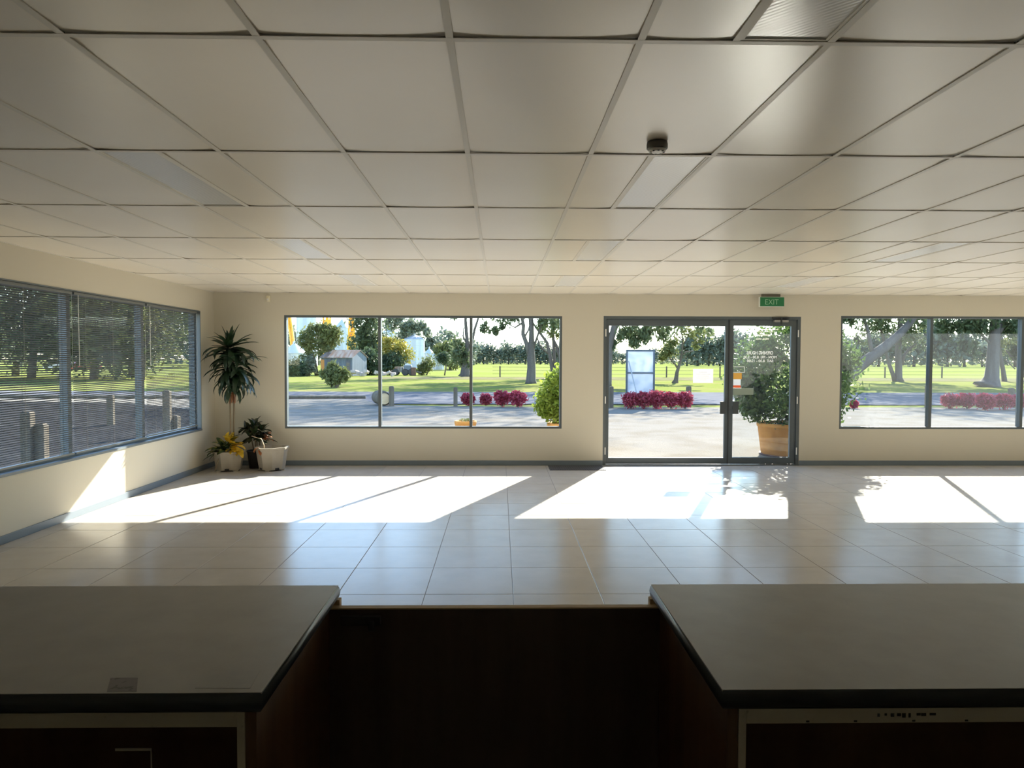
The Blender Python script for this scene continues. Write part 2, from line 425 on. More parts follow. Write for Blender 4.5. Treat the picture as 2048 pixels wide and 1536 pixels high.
MB().lathe([(.046, -.001), (.048, -.012), (.048, -.03), (.044, -.034)], 32).build('base', mat('detector_grey', (.13, .125, .115), .5), o, True)
MB().lathe([(.040, -.034), (.038, -.044), (.024, -.047), (.006, -.0475)], 32).build('sensor_head', M['white'], o, True)
mb = MB()
for k in range(8):
    w = k*math.pi/4; c, s = math.cos(w)*.030, math.sin(w)*.030; mb.box(c-.004, c+.004, s-.004, s+.004, -.0485, -.045)
mb.build('vent_slot', M['darkgrey'], o)
o = thing('motion_sensor', 'small cream motion sensor high in the wall corner', 'sensor', (-3.476, W, 2.50))
MB().ring([[(-.022, 0, -.03), (.022, 0, -.03), (.022, 0, .06), (-.022, 0, .06)], [(-.02, -.03, -.035), (.02, -.03, -.035), (.022, -.035, .055), (-.022, -.035, .055)], [(-.014, -.045, -.02), (.014, -.045, -.02), (.016, -.045, .03), (-.016, -.045, .03)]]).build('housing', mat('cream_plastic', (.80, .74, .55), .45), o, bevel=.004)
MB().box(-.012, .012, -.047, -.044, -.012, .012).build('lens', M['white'], o)
o = thing('exit_sign', 'green EXIT sign hanging from the ceiling above the doors', 'sign', (4.07, W-.16, 2.41))
MB().box(-.187, .187, -.002, .04, .002, .15).build('casing', M['white'], o, bevel=.004)
MB().box(-.178, .183, -.006, -.002, .008, .144).build('face', mat('exit_green', srgb(35, 120, 75), .35), o)
MB().box(-.15, .13, .006, .034, .15, CZ-2.41-.004).build('mounting_bracket', mat('bracket_olive', (.12, .11, .08), .5), o)
me = text_mesh('EXIT', .085, 'lettering', mat('exit_white', srgb(165, 205, 175), .5), bold=-.001)
xs = [v.co.x for v in me.vertices]; k = .20/(max(xs)-min(xs))
for v in me.vertices: v.co.x *= k
link('lettering', me, o, (-.005, -.0072, .034))

# ------------------------------------------------------------------ venetian blinds
slatm = mat('blind_slat', srgb(112, 111, 107), .4, .5)
railm = mat('blind_rail', srgb(120, 124, 124), .4)
cordm = mat('blind_cord', (.35, .34, .31), .8)
def slat_mesh(L_):
    mb = MB(); w = .025; tilt = R(28); pr = []
    for k in range(5):
        t = (k/4-.5); x = t*w; z = -.0045*(t*2)**2*.5
        pr.append((x*math.cos(tilt)-z*math.sin(tilt), x*math.sin(tilt)+z*math.cos(tilt)))
    for e in (0, L_):
        for (x, z) in pr: mb.v.append((x, e, z))
        for (x, z) in reversed(pr): mb.v.append((x, e, z+.0006))
    n = 10
    for k in range(n): mb.f.append((k, (k+1) % n, n+(k+1) % n, n+k))
    mb.f.append(tuple(range(n))[::-1]); mb.f.append(tuple(range(n, 2*n)))
    return mb.mesh('slat', slatm)
blab = ['venetian blind nearest the counter, cut off by the left picture edge', 'middle one of the three venetian blinds on the left window', 'venetian blind nearest the tall potted plant']
for bi, (a, b) in enumerate(((5.63, 7.045), (7.075, 8.475), (8.515, 9.90))):
    xb_ = LX-.035
    t = thing('venetian_blind', blab[bi], 'blind', (xb_, a, 2.28), 0, 'venetian blinds')
    MB().box(-.02, .02, 0, b-a, -.028, 0).build('headrail', railm, t)
    sm = slat_mesh(b-a); n = 76; zb = -1.635 if bi < 2 else -1.62; pitch = (-.04-zb-.015)/n
    for k in range(n): link('slat', sm, t, (0, 0, -.04-pitch*k))
    MB().box(-.014, .014, 0, b-a, zb-.012, zb+.006).build('bottom_rail', railm, t)
    for fr_ in (.14, .5, .86):
        y = (b-a)*fr_
        c = MB().box(.0135, .0147, y-.0015, y+.0015, zb, -.03).box(-.0147, -.0135, y-.0015, y+.0015, zb, -.03).build('ladder_cord', cordm, t)
    MB().tube([(.024, .06, -.03), (.026, .06, -.75)], .0035, 6).build('tilt_wand', M['white'], t)
    MB().tube([(.024, b-a-.02, -.03), (.026, b-a-.02, -1.0)], .0015, 5).build('pull_cord', M['white'], t)

# ------------------------------------------------------------------ counters and gate
top_m = mat('grey_laminate', (.30, .29, .265), .32, .5, noise=(11, (.26, .25, .225), .35, .72), bump=(25, .015))
edge_m = mat('dark_edge', srgb(38, 44, 50), .35, .5)
ply_m = mat('brown_veneer', (.13, .068, .034), .5, .4, noise=(2.2, (.075, .036, .018), .3, .7, (6, 6, .5)))
cream_m = mat('cream_melamine', (.46, .42, .35), .5, .4, noise=(26, (.25, .22, .17), .66, .74))
in_m = mat('shelf_interior', (.06, .05, .04), .7)
pine_m = mat('raw_pine', (.62, .46, .27), .6, noise=(4, (.50, .35, .19), .35, .7, (1, 8, 8)))
CT = 1.0
def counter(name, label, xe, sgn):
    """xe = the end at the gateway; sgn = direction in which the counter runs"""
    t = thing(name, label, 'counter', (xe, 1.225, 0)); LN = 2.9
    X = lambda a: a*sgn
    def bx(mb, a, b, *r): return mb.box(min(X(a), X(b)), max(X(a), X(b)), *r)
    bx(MB(), .004, LN, .006, .598, CT-.003, CT).build('laminate_top', top_m, t)
    # bullnose edge round the top: front, end, back
    def nose(P0, P1, P2, P3):
        pass
    mb = MB(); prof = [(0, -.036), (-.004, -.030), (-.006, -.018), (-.004, -.006), (0, -.001), (.008, 0), (.008, -.036)]
    loops = []
    for (px_, py_, nx_, ny_) in ((LN, .006, 0, 1), (.006, .006, 1, 1), (.006, .596, 1, -1), (LN, .596, 0, -1)):
        loops.append([(X(px_ + p*nx_ ), py_ + p*ny_, CT+q) for p, q in prof])
    mb.ring(loops); mb.build('edge_band', edge_m, t, True)
    bx(MB(), .008, LN, .012, .59, CT-.036, CT-.003).build('top_core', in_m, t)
    bx(MB(), .022, .042, .03, .575, .0, CT-.036).build('end_panel', ply_m, t)
    bx(MB(), .042, LN, .555, .575, .0, CT-.036).build('front_panel', ply_m, t)
    bx(MB(), .058, LN, .03, .048, CT-.076, CT-.037).build('top_rail', cream_m, t)
    bx(MB(), .043, .057, .028, .5, .0, CT-.037).build('upright', cream_m, t)
    bx(MB(), 1.4, 1.418, .03, .5, .0, CT-.077).build('upright', cream_m, t)
    bx(MB(), .058, 1.4, .06, .55, .45, .468).build('shelf', in_m, t)
    bx(MB(), .058, LN, .06, .55, .06, .078).build('shelf', in_m, t)
    return t
cl_ = counter('service_counter', 'grey laminate counter left of the gate with a faded label', -.425, -1)
cr_ = counter('service_counter', 'grey laminate counter right of the gate with a stained cream rail', .403, 1)
lm = mat('faded_label', (.235, .215, .215), .6, noise=(60, (.15, .14, .14), .55, .62))
def patch(name, uv, material):
    P = [G(u, v, CT)-Vector(cl_.location) for u, v in uv]
    MB().ring([[(q.x, q.y, CT) for q in P], [(q.x, q.y, CT+.0005) for q in P]]).build(name, material, cl_)
patch('faded_label', [(214, 1383), (273, 1383), (276, 1356), (221, 1356)], lm)
patch('glue_patch', [(390, 1377), (500, 1377), (520, 1342), (425, 1342)], mat('glue_patch', (.285, .28, .262), .4, noise=(40, (.30, .29, .265), .45, .6)))
o = MB()
for k in range(9):
    a = .305+.012*k+random.uniform(-.003, .003); o.box(a, a+random.uniform(.004, .012), .0294, .030, CT-.062-random.uniform(0, .005), CT-.058)
tag(o.build('stain', M['dark'], cr_), kind='stuff')
for a in (.17, .26, .37, .47): MB().box(a, a+.006, .0294, .030, CT-.074, CT-.071).build('screw_hole', M['dark'], cr_)
MB().box(-.32, -.25, .10, .102, .84, .845).box(-.252, -.25, .10, .102, .80, .845).build('shelf_clip', cream_m, cl_)
# gate between the counters
GY = 1.795
t = thing('counter_gate', 'dark low timber gate with a pale raw top edge closing the counter gap', 'gate', (-.011, GY, 0))
MB().box(-.4357, .4357, 0, .020, .04, .945).build('gate_panel', mat('gate_dark', (.075, .052, .042), .5, .4, noise=(3, (.05, .034, .028), .3, .7, (6, 1, .6))), t)
MB().box(-.4357, .4357, -.0005, .0205, .945, .9485).build('raw_edge', pine_m, t)
MB().box(-.405, -.30, -.012, 0, .905, .93).box(-.33, -.315, -.022, -.012, .895, .92).build('barrel_bolt', M['dark'], t, bevel=.002)
for s in (1, -1): MB().tube([(s*.428, -.006, .2), (s*.428, -.006, .28)], .004, 8).build('hinge', M['darkgrey'], t)
for nm, xx, lb in (('gate_stop', -.4465, 'raw pine batten fixed to the left counter end beside the gate'), ('gate_stop', .4, 'raw pine batten fixed to the right counter end beside the gate')):
    tag(MB().box(xx+.003, xx+.022, GY+.022, GY+.044, 0, .962).build(nm, pine_m), lb, 'batten')

# floor mat
t = thing('door_mat', 'thin dark ribbed mat lying beside the entrance', 'mat', (.73, 9.97, 0))
MB().box(0, .82, 0, .44, .0005, .006).build('backing', mat('mat_rubber', (.05, .052, .055), .7), t)
rib = MB().box(0, .016, .02, .42, .006, .009).mesh('rib', mat('mat_pile', (.07, .07, .075), .9))
for k in range(24): link('rib', rib, t, (.02+k*.033, 0, 0))

# ------------------------------------------------------------------ indoor plants
def leaf_mesh(name, material, L_, wd, droop, fold=.25, seg=7, shape='strap', twist=0):
    mb = MB(); pos = Vector((0, 0, 0)); ang = 0
    for i in range(seg+1):
        t = i/seg
        w = wd*((min(1, t*5+.35))*(1-t**3)**.7 if shape == 'strap' else math.sin(math.pi*min(1, t*.92+.06))**.7)/2
        if i == seg: w = .001
        c, s = math.cos(ang), math.sin(ang)
        for k, q in ((-1, 1), (0, 0), (1, 1)):
            y = k*w; lift = q*w*fold
            mb.v.append((pos.x - s*lift, y, pos.z + c*lift + twist*k*w*t))
        pos = pos + Vector((math.cos(ang), 0, math.sin(ang)))*(L_/seg); ang -= droop/seg*(1.6*t+.2)
    for i in range(seg):
        for k in (0, 1):
            mb.f.append((i*3+k, (i+1)*3+k, (i+1)*3+k+1, i*3+k+1))
    return mb.mesh(name, material, True)
drac_m = mat('dracaena_leaf', (.018, .040, .020), .35, .5, noise=(8, (.030, .062, .026), .4, .7), trans=.12)
dracd_m = mat('dry_leaf', (.28, .12, .05), .7, trans=.2)
crd_m = mat('croton_dark', (.022, .042, .018), .35, .5, noise=(7, (.065, .040, .020), .45, .65), trans=.12)
crg_m = mat('croton_green', (.035, .075, .022), .4, .5, noise=(9, (.35, .32, .05), .55, .75), trans=.2)
cry_m = mat('croton_yellow', (.85, .56, .05), .4, .5, noise=(12, (.62, .42, .03), .4, .7), trans=.4)
cro_m = mat('croton_rust', (.36, .13, .045), .5, trans=.25)
potm = mat('white_pot', (.43, .39, .32), .5, .4, noise=(4, (.35, .315, .25), .4, .7))
soil = mat('potting_soil', (.05, .035, .022), .95, bump=(60, .8))
stem_m = mat('cane_bark', (.20, .15, .09), .8)
def pot(parent, wt, wb, h, rot):
    def loop(w, z, ch=.28):
        a = w/2; c = a*ch*2; P = [(-a+c,-a),(a-c,-a),(a,-a+c),(a,a-c),(a-c,a),(-a+c,a),(-a,a-c),(-a,-a+c)]
        return [(x*math.cos(rot)-y*math.sin(rot), x*math.sin(rot)+y*math.cos(rot), z) for x, y in P]
    MB().ring([loop(wb, .018), loop(wb, .03), loop(wt*.97, h-.035), loop(wt*1.03, h-.033), loop(wt*1.05, h), loop(wt*.95, h), loop(wt*.90, h-.06)]).build('pot', potm, parent, bevel=.003)
    MB().ring([loop(wt*.895, h-.058), loop(wt*.89, h-.05)]).build('soil', soil, parent)
    mb = MB()
    for k in range(4):
        w = rot+math.pi/4+k*math.pi/2; c = Vector((math.cos(w), math.sin(w), 0))*wb*.48
        mb.box(c.x-.03, c.x+.03, c.y-.03, c.y+.03, 0, .018)
    mb.build('foot', potm, parent)
    for k in (2, 3):
        w = rot+k*math.pi/2-math.pi/2+math.pi/2; n = Vector((math.cos(w), math.sin(w), 0)); p = n*(wb/2+.0015)
        MB().box(-.002, .002, -.03, .03, .02, .045, Matrix.Translation(p) @ Matrix.Rotation(w, 4, 'Z')).build('drain_slot', M['dark'], parent)
def put_leaves(parent, meshes, centre, n, e0, e1, smin, smax, name='leaf', az0=0, az1=6.283, rnd=random, spread=.02, room=None):
    for k in range(n):
        az = az0+(az1-az0)*(k+rnd.uniform(.1, .9))/n; el = rnd.uniform(e0, e1); s = rnd.uniform(smin, smax)
        c = Vector(centre)+Vector((rnd.uniform(-1, 1), rnd.uniform(-1, 1), rnd.uniform(-1, 1)))*spread
        if room and math.cos(az) < 0:                # keep clear of the wall on that side
            s = min(s, (c.x+room)/max(.05, -math.cos(az)*.44*math.cos(max(0, el))))
        o = link(name, rnd.choice(meshes), parent, c, (rnd.uniform(-.4, .4), -el, az), (s, s, s))
rl = random.Random(11)
# left pot: dracaena and yellow croton
t = thing('potted_dracaena', 'white pot in the corner with tall dark dracaena and yellow croton leaves', 'potted plant', (-3.915, 9.99, 0))
pot(t, .40, .33, .285, R(12))
dm = [leaf_mesh('dracaena_leaf', drac_m, .46, .085, d, .3) for d in (.6, 1.2, 1.8, 2.3)]
dup = [leaf_mesh('dracaena_leaf', drac_m, .40, .085, d, .35) for d in (.1, .45)]
canes = [((.03, -.02), (.03, .0, 1.80), .013), ((.06, .03), (.10, -.03, 1.55), .012), ((.05, .05), (.12, -.02, 1.33), .012)]
for (bx_, by_), top, r_ in canes:
    pts = [(bx_, by_, .22), (bx_*.9+.01, by_, .7), (bx_*.5+top[0]*.5, (by_+top[1])/2, (top[2]+.7)/2), top]
    MB().tube(pts, [r_, r_*.9, r_*.85, r_*.8], 8).build('cane', stem_m, t, True)
RM = .37
put_leaves(t, dup, (.02, 0, 1.78), 9, R(45), R(85), .65, .95, rnd=rl, room=RM)
put_leaves(t, dm[:2], (.03, 0, 1.78), 13, R(5), R(40), .7, 1.0, rnd=rl, room=RM)
put_leaves(t, dm[2:], (.03, 0, 1.74), 18, R(-25), R(20), .85, 1.05, rnd=rl, room=RM)
put_leaves(t, dm[1:3], (.06, -.02, 1.64), 18, R(-15), R(30), .7, 1.0, rnd=rl, spread=.05, room=RM)
put_leaves(t, dm[1:3], (.10, -.03, 1.53), 22, R(-15), R(35), .7, 1.0, rnd=rl, spread=.06, room=RM)
put_leaves(t, dm[2:], (.10, -.03, 1.46), 22, R(-40), R(10), .75, 1.0, rnd=rl, spread=.07, room=RM)
put_leaves(t, dm[1:], (.12, -.03, 1.36), 24, R(-25), R(25), .65, .95, rnd=rl, spread=.06, room=RM)
put_leaves(t, dm[2:], (.12, -.03, 1.26), 20, R(-50), R(0), .6, .85, rnd=rl, spread=.07, room=RM)
dry = [leaf_mesh('dry_leaf', dracd_m, .22, .04, 1.2, .4)]
put_leaves(t, dry, (.08, -.03, 1.12), 6, R(-80), R(-50), .7, 1.0, 'dry_leaf', rnd=rl)
cg = [leaf_mesh('croton_leaf', crg_m, .26, .08, d, .3, shape='oval') for d in (.4, .9, 1.4)]
cyl = [leaf_mesh('yellow_leaf', cry_m, .20, .075, d, .35, shape='oval', twist=.3) for d in (.6, 1.3)]
put_leaves(t, cg, (-.02, -.07, .33), 20, R(-5), R(60), .7, 1.05, 'croton_leaf', rnd=rl, spread=.03)
put_leaves(t, cg, (-.07, -.08, .30), 10, R(-20), R(20), .8, 1.1, 'croton_leaf', R(150), R(260), rl, .03)
put_leaves(t, cyl, (.12, -.12, .36), 26, R(-30), R(50), .6, .95, 'yellow_leaf', R(-110), R(40), rl, .06)
put_leaves(t, cyl, (.03, -.09, .42), 9, R(20), R(70), .6, .9, 'yellow_leaf', R(-120), R(90), rl, .03)
MB().tube([(-.06, -.215, .20), (-.10, -.235, .05), (-.11, -.24, .03)], .006, 6).build('dry_stem', stem_m, t)
# dark croton in a nursery pot behind
t = thing('potted_croton', 'bushy dark croton with bronze leaves standing behind the two white pots', 'potted plant', (-3.60, 10.22, 0))
MB().lathe([(.10, 0), (.13, .24), (.138, .24), (.138, .26), (.122, .26), (.118, .22)], 24).build('nursery_pot', mat('nursery_pot', (.02, .02, .02), .6), t, True)
MB().lathe([(.117, .21), (.117, .225)], 24).build('soil', soil, t)
for k in range(4):
    MB().tube([(.03*math.cos(k*1.6), .03*math.sin(k*1.6), .2), (.09*math.cos(k*1.6), .06*math.sin(k*1.6)-.03, .62)], [.009, .006], 6).build('stem', stem_m, t, True)
cd_ = [leaf_mesh('croton_leaf', crd_m, .22, .075, d, .3, shape='oval') for d in (.3, .8, 1.3)]
for c in ((0, -.04, .60), (-.1, -.04, .56), (.1, -.05, .54), (.03, -.07, .48), (-.05, -.07, .46), (.12, -.08, .44)):
    put_leaves(t, cd_, c, 13, R(-25), R(65), .65, 1.0, 'croton_leaf', rnd=rl, spread=.03)
cor = [leaf_mesh('rust_leaf', cro_m, .17, .06, d, .3, shape='oval') for d in (.8, 1.4)]
put_leaves(t, cor, (.13, -.07, .47), 7, R(-30), R(30), .7, 1, 'rust_leaf', R(-70), R(50), rl, .03)
# right pot, nearly empty
t = thing('planter_pot', 'nearly empty white angular pot with a dry curling stalk on its rim', 'pot', (-3.305, 10.02, 0))
pot(t, .42, .33, .34, R(42))
MB().tube([(-.10, -.05, .28), (-.085, -.08, .36), (-.12, -.09, .46), (-.2, -.08, .48), (-.27, -.07, .50)], [.007, .007, .006, .006, .004], 6).build('dry_stalk', mat('dry_stalk', (.62, .50, .34), .7), t, True)
put_leaves(t, cor, (-.13, -.15, .33), 2, R(-40), R(-10), .7, .9, 'dry_leaf', R(-130), R(-30), rl, .02)

# ------------------------------------------------------------------ outdoors: ground
gravel_m = mat('white_gravel', (.225, .206, .178), .95, 0, noise=(1.1, (.185, .16, .125), .45, .75), bump=(28, .9))
lawn_m = mat('mown_grass', (.175, .20, .055), .95, 0, noise=(.35, (.215, .20, .085), .42, .68), bump=(7, 1))
field_m = mat('pasture', (.185, .215, .055), .95, 0, noise=(.06, (.215, .225, .085), .4, .7), bump=(3, 1))
road_m = mat('asphalt', (.155, .155, .165), .95, 0, noise=(.8, (.13, .13, .14), .4, .7), bump=(40, .3))
dirt_m = mat('leaf_litter', (.19, .165, .105), .95, 0, noise=(.7, (.13, .15, .055), .42, .66), bump=(8, 1))
def plane(name, pts, z, material, lab_=None):
    return struct(MB().quad(*[(x, y, z) for x, y in pts]).build(name, material))
plane('ground_field', [(-1500, -200), (1500, -200), (1500, 2500), (-1500, 2500)], -.16, field_m)
plane('ground_lawn', [(-160, -60), (160, -60), (160, 66), (-160, 74)], -.12, lawn_m)
plane('ground_verge_litter', [(-12, 62), (120, 52), (120, 68), (-12, 71.5)], -.11, dirt_m)
plane('road_surface', [(-160, 27.2), (160, 26.0), (160, 37.0), (-160, 36.6)], -.09, road_m)
gy = [(-60, -40), (-60, 29.0), (-30, 29.3), (-7.5, 29.4), (-5.6, 28.6), (-4.6, 26.0), (-2.5, 24.9), (4, 24.4), (13, 24.6), (40, 24.2), (60, 24.2), (60, -40)]
plane('ground_gravel', gy, GZ, gravel_m)

# ------------------------------------------------------------------ outdoors: vegetation
def leaves_arrays(rng, blobs, n, size, aspect=.35, shell=.55, droop=.0, clump=0):
    """n small leaf quads spread through ellipsoids (centre, radii, weight), gathered in sprays when clump > 0"""
    w = np.array([b[2] for b in blobs], float); w /= w.sum()
    m_ = n if not clump else max(8, n//clump)
    idx = rng.choice(len(blobs), m_, p=w)
    C = np.array([tuple(b[0]) for b in blobs])[idx]; Rr = np.array([tuple(b[1]) for b in blobs])[idx]
    d = rng.normal(size=(m_, 3)); d /= np.linalg.norm(d, axis=1)[:, None]
    rr = np.clip(shell + (1-shell)*rng.random(m_)**.7 + rng.normal(size=m_)*.10, .05, 1.18)
    rr = np.where(rng.random(m_) < .25, rng.random(m_)**.5, rr)
    P = C + d*rr[:, None]*Rr
    if clump:
        j = rng.integers(0, m_, n); sg = np.minimum(Rr[j].mean(1)*.22, size*4.2)[:, None]
        P = P[j] + rng.normal(size=(n, 3))*sg*np.array([1, 1, 1.0+.5*droop])
    a = rng.normal(size=(n, 3)); a[:, 2] -= droop; a /= np.linalg.norm(a, axis=1)[:, None]
    b = rng.normal(size=(n, 3)); b -= (b*a).sum(1)[:, None]*a; b /= np.linalg.norm(b, axis=1)[:, None]
    s = size*rng.uniform(.6, 1.3, n)[:, None]
    V = np.stack([P-a*s, P+b*s*aspect, P+a*s, P-b*s*aspect], 1).reshape(-1, 3)
    return V
def leaves_mesh(name, V, material):
    n = len(V)//4; me = bpy.data.meshes.new(name)
    me.vertices.add(len(V)); me.vertices.foreach_set('co', V.astype(np.float32).ravel())
    me.loops.add(len(V)); me.loops.foreach_set('vertex_index', np.arange(len(V), dtype=np.int32))
    me.polygons.add(n); me.polygons.foreach_set('loop_start', np.arange(0, len(V), 4, dtype=np.int32))
    me.update(calc_edges=True); me.materials.append(material); return me
def fol_mat(name, c1, c2, trans=.35, scale=.6):
    return mat(name, c1, .55, .3, noise=(scale, c2, .35, .68), trans=trans)
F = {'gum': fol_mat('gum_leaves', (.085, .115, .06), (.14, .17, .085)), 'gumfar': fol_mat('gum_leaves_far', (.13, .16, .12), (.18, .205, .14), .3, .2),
     'dark': fol_mat('dark_leaves', (.05, .078, .042), (.085, .12, .055)), 'olive': fol_mat('olive_leaves', (.12, .145, .06), (.19, .20, .06)),
     'yellow': fol_mat('golden_leaves', (.22, .22, .05), (.38, .30, .05)), 'lime': fol_mat('lime_leaves', (.17, .25, .03), (.26, .32, .05), .5, 3),
     'shrub': fol_mat('ficus_leaves', (.055, .105, .035), (.13, .20, .05), .4, 2.5), 'red': fol_mat('nandina_leaves', (.34, .032, .06), (.48, .10, .145), .5, 5),
     'grey': fol_mat('grey_leaves', (.17, .20, .15), (.22, .25, .18), .25, .1)}
bark = mat('gum_bark', (.095, .082, .078), .9, .2, noise=(1.5, (.145, .13, .122), .4, .7, (2, 2, .3)), bump=(6, .6, (2, 2, .4)))
barkd = mat('dark_bark', (.10, .085, .075), .9, .2, noise=(2, (.15, .13, .115), .4, .7))
def tree(name, label, base, limbs, blobs, n, size, fol, seed, bk=bark, group=None, cat='tree', aspect=.35, droop=.4):
    """limbs: list of (points, radii) in world; blobs world; the thing's origin is at its base"""
    t = thing(name, label, cat, base, 0, group); b = Vector(base)
    rnd = np.random.default_rng(seed)
    for i, (pts, rad) in enumerate(limbs):
        MB().tube([Vector(p)-b for p in pts], rad, 9).build('trunk' if i == 0 else 'branch', bk, t, True)
    if n:
        V = leaves_arrays(rnd, [((Vector(c)-b), r, w) for c, r, w in blobs], n, size, aspect, droop=droop, clump=26)
        tag(link('foliage', leaves_mesh('foliage', V, fol), t), kind='stuff')
    return t
def crown(x, y, z0, z1, r, k=5, w=2, sd=0):          # the high part of a gum's crown, above the window heads
    q = random.Random(sd); return [((x+q.uniform(-r, r)*.7, y+q.uniform(-r, r)*.6, q.uniform(z0, z1)), (r*q.uniform(.35, .6), r*q.uniform(.35, .6), (z1-z0)*.22), w) for _ in range(k)]
def limb(Y, pts, wpx):                            # photograph points at depth Y, widths in photograph pixels
    k = px(Y)
    return ([A(u, v, Y) for u, v in pts], [w*k/2 for w in wpx])
def blob(u, v, Y, ru, rv, w=1, rd=None, dy=0): k = px(Y); return (A(u, v, Y)+Vector((0, dy, 0)), (ru*k, (rd or ru)*k, rv*k), w)

# gums across the road
p = G(1062, 767, -.12); Y = p.y
tree('gum_tree', 'large forked gum tree at the roadside seen in the left front window', p,
     [limb(Y, [(1062, 769), (1062, 760), (1063, 735), (1062, 708), (1063, 680), (1063, 655), (1061, 625), (1056, 585), (1050, 540)], [26, 20, 17, 16, 11, 10, 10, 8, 5]),
      limb(Y, [(1060, 712), (1054, 690), (1046, 668), (1047, 650), (1043, 632), (1030, 600), (1010, 565)], [12, 9, 8, 7, 6, 5, 3]),
      limb(Y, [(1048, 676), (1057, 660), (1062, 640)], [4, 3, 3]), limb(Y, [(1046, 645), (1030, 655), (1020, 650), (1000, 632)], [4, 3, 2, 2]),
      limb(Y, [(1066, 700), (1075, 672), (1083, 650), (1095, 620)], [5, 4, 4, 3]), limb(Y, [(1061, 620), (1085, 590), (1110, 560)], [6, 5, 3])],
     [blob(1010, 590, Y, 45, 30, 3), blob(1060, 550, Y, 60, 35, 4), blob(1110, 580, Y, 45, 32, 3), blob(1090, 640, Y, 22, 14, 1.0), blob(1020, 632, Y, 30, 10, 1.2), blob(972, 655, Y, 9, 13, .5), blob(991, 664, Y, 7, 11, .4),
      blob(1003, 650, Y, 5, 12, .3), blob(1110, 650, Y, 14, 16, .8), blob(978, 630, Y, 16, 8, .5)] + crown(p.x, p.y, 9, 17, 7.5, 9, 3, 12000), 12000, .20, F['gum'], 1, droop=.9)
p = G(930, 753, -.12); Y = p.y
tree('gum_tree', 'thick trunked gum with a dark lower crown behind the window mullion', p,
     [limb(Y, [(929, 754), (930, 748), (931, 735), (932, 715), (935, 690), (933, 668), (931, 640), (934, 600), (938, 560)], [28, 20, 17, 12, 8, 7, 6, 5, 3]),
      limb(Y, [(933, 700), (944, 685), (949, 660), (956, 638), (962, 600)], [6, 5, 5, 4, 3]), limb(Y, [(934, 690), (926, 672), (928, 655)], [4, 3, 2])],
     [blob(922, 710, Y, 18, 16, 2), blob(930, 725, Y, 12, 12, 1), blob(914, 690, Y, 14, 12, 1), blob(934, 650, Y, 7, 14, .6), blob(935, 570, Y, 50, 38, 3), blob(905, 630, Y, 18, 6, .4)] + crown(p.x, p.y, 10, 19, 7, 8, 3, 7200), 7200, .26, F['gum'], 2, droop=.6)
p = G(1108, 757, -.12); Y = p.y
tree('gum_tree', 'slim leaning gum stems behind the lime green potted shrub', p,
     [limb(Y, [(1108, 757), (1104, 735), (1099, 705), (1094, 685), (1083, 670), (1072, 655), (1062, 640)], [9, 8, 7, 6, 5, 4, 3]), limb(Y, [(1112, 757), (1109, 720), (1107, 690), (1106, 660), (1110, 620)], [7, 6, 6, 5, 4]),
      limb(Y, [(1122, 757), (1121, 715), (1112, 690), (1104, 672), (1094, 660)], [9, 8, 6, 4, 3]), limb(Y, [(1098, 708), (1086, 698), (1078, 688), (1074, 672)], [4, 3, 3, 2]), limb(Y, [(1121, 700), (1122, 670), (1122, 640)], [8, 7, 6])],
     [blob(1090, 655, Y, 14, 10, 1), blob(1112, 645, Y, 16, 16, 1.6), blob(1105, 668, Y, 14, 8, .8), blob(1110, 600, Y, 40, 30, 2.5), blob(1140, 640, Y, 22, 26, 1.2)] + crown(p.x+1, p.y, 8, 15, 5, 6, 3, 6100), 6100, .22, F['olive'], 3, droop=.6)
p = G(1352, 766, -.12); Y = p.y
tree('sapling', 'small sparse tree beside the white sign board beyond the doors', p,
     [limb(Y, [(1350, 767), (1352, 760), (1354, 745), (1358, 732), (1362, 718), (1364, 700), (1366, 680), (1362, 660), (1356, 640)], [15, 9, 7, 6, 5, 4, 3, 2, 1.5]), limb(Y, [(1356, 738), (1350, 728), (1342, 720), (1334, 704)], [4, 3.5, 3, 2]),
      limb(Y, [(1362, 712), (1372, 704), (1386, 702), (1398, 690)], [3, 2.5, 2, 1.5]), limb(Y, [(1365, 690), (1375, 675), (1384, 655)], [2.5, 2, 1.2]), limb(Y, [(1364, 680), (1352, 668), (1345, 655)], [2, 1.5, 1])],
     [blob(1338, 700, Y, 16, 12, 2), blob(1326, 712, Y, 8, 8, .6), blob(1346, 688, Y, 12, 8, 1), blob(1395, 690, Y, 12, 10, .5), blob(1405, 665, Y, 20, 14, .5), blob(1360, 665, Y, 24, 14, .35)], 1700, .17, F['olive'], 4, barkd)
p = G(1212, 773, -.12); Y = p.y
tree('gum_tree', 'leaning gum trunk hugging the left jamb of the doors with drooping branches', p,
     [limb(Y, [(1212, 775), (1215, 765), (1217, 735), (1219, 705), (1222, 680), (1229, 655), (1240, 625), (1255, 590)], [26, 18, 14, 13, 13, 14, 12, 8]), limb(Y, [(1232, 650), (1255, 625), (1290, 605), (1330, 600)], [8, 6, 5, 3]), limb(Y, [(1222, 680), (1205, 640), (1195, 600)], [7, 6, 4])],
     [blob(1250, 668, Y, 18, 14, 1), blob(1275, 672, Y, 18, 18, 1.4), blob(1305, 668, Y, 22, 16, 1.6), blob(1330, 665, Y, 14, 14, .9), blob(1228, 692, Y, 6, 14, .3), blob(1262, 690, Y, 10, 8, .4), blob(1290, 620, Y, 70, 30, 4), blob(1220, 580, Y, 60, 40, 3), blob(1350, 640, Y, 30, 14, .8), blob(1410, 660, Y, 16, 12, .5)] + crown(p.x+2, p.y, 8, 15.5, 7, 8, 3, 10500), 10500, .19, F['gum'], 5, droop=.8)
p = G(1795, 763, -.12); Y = p.y
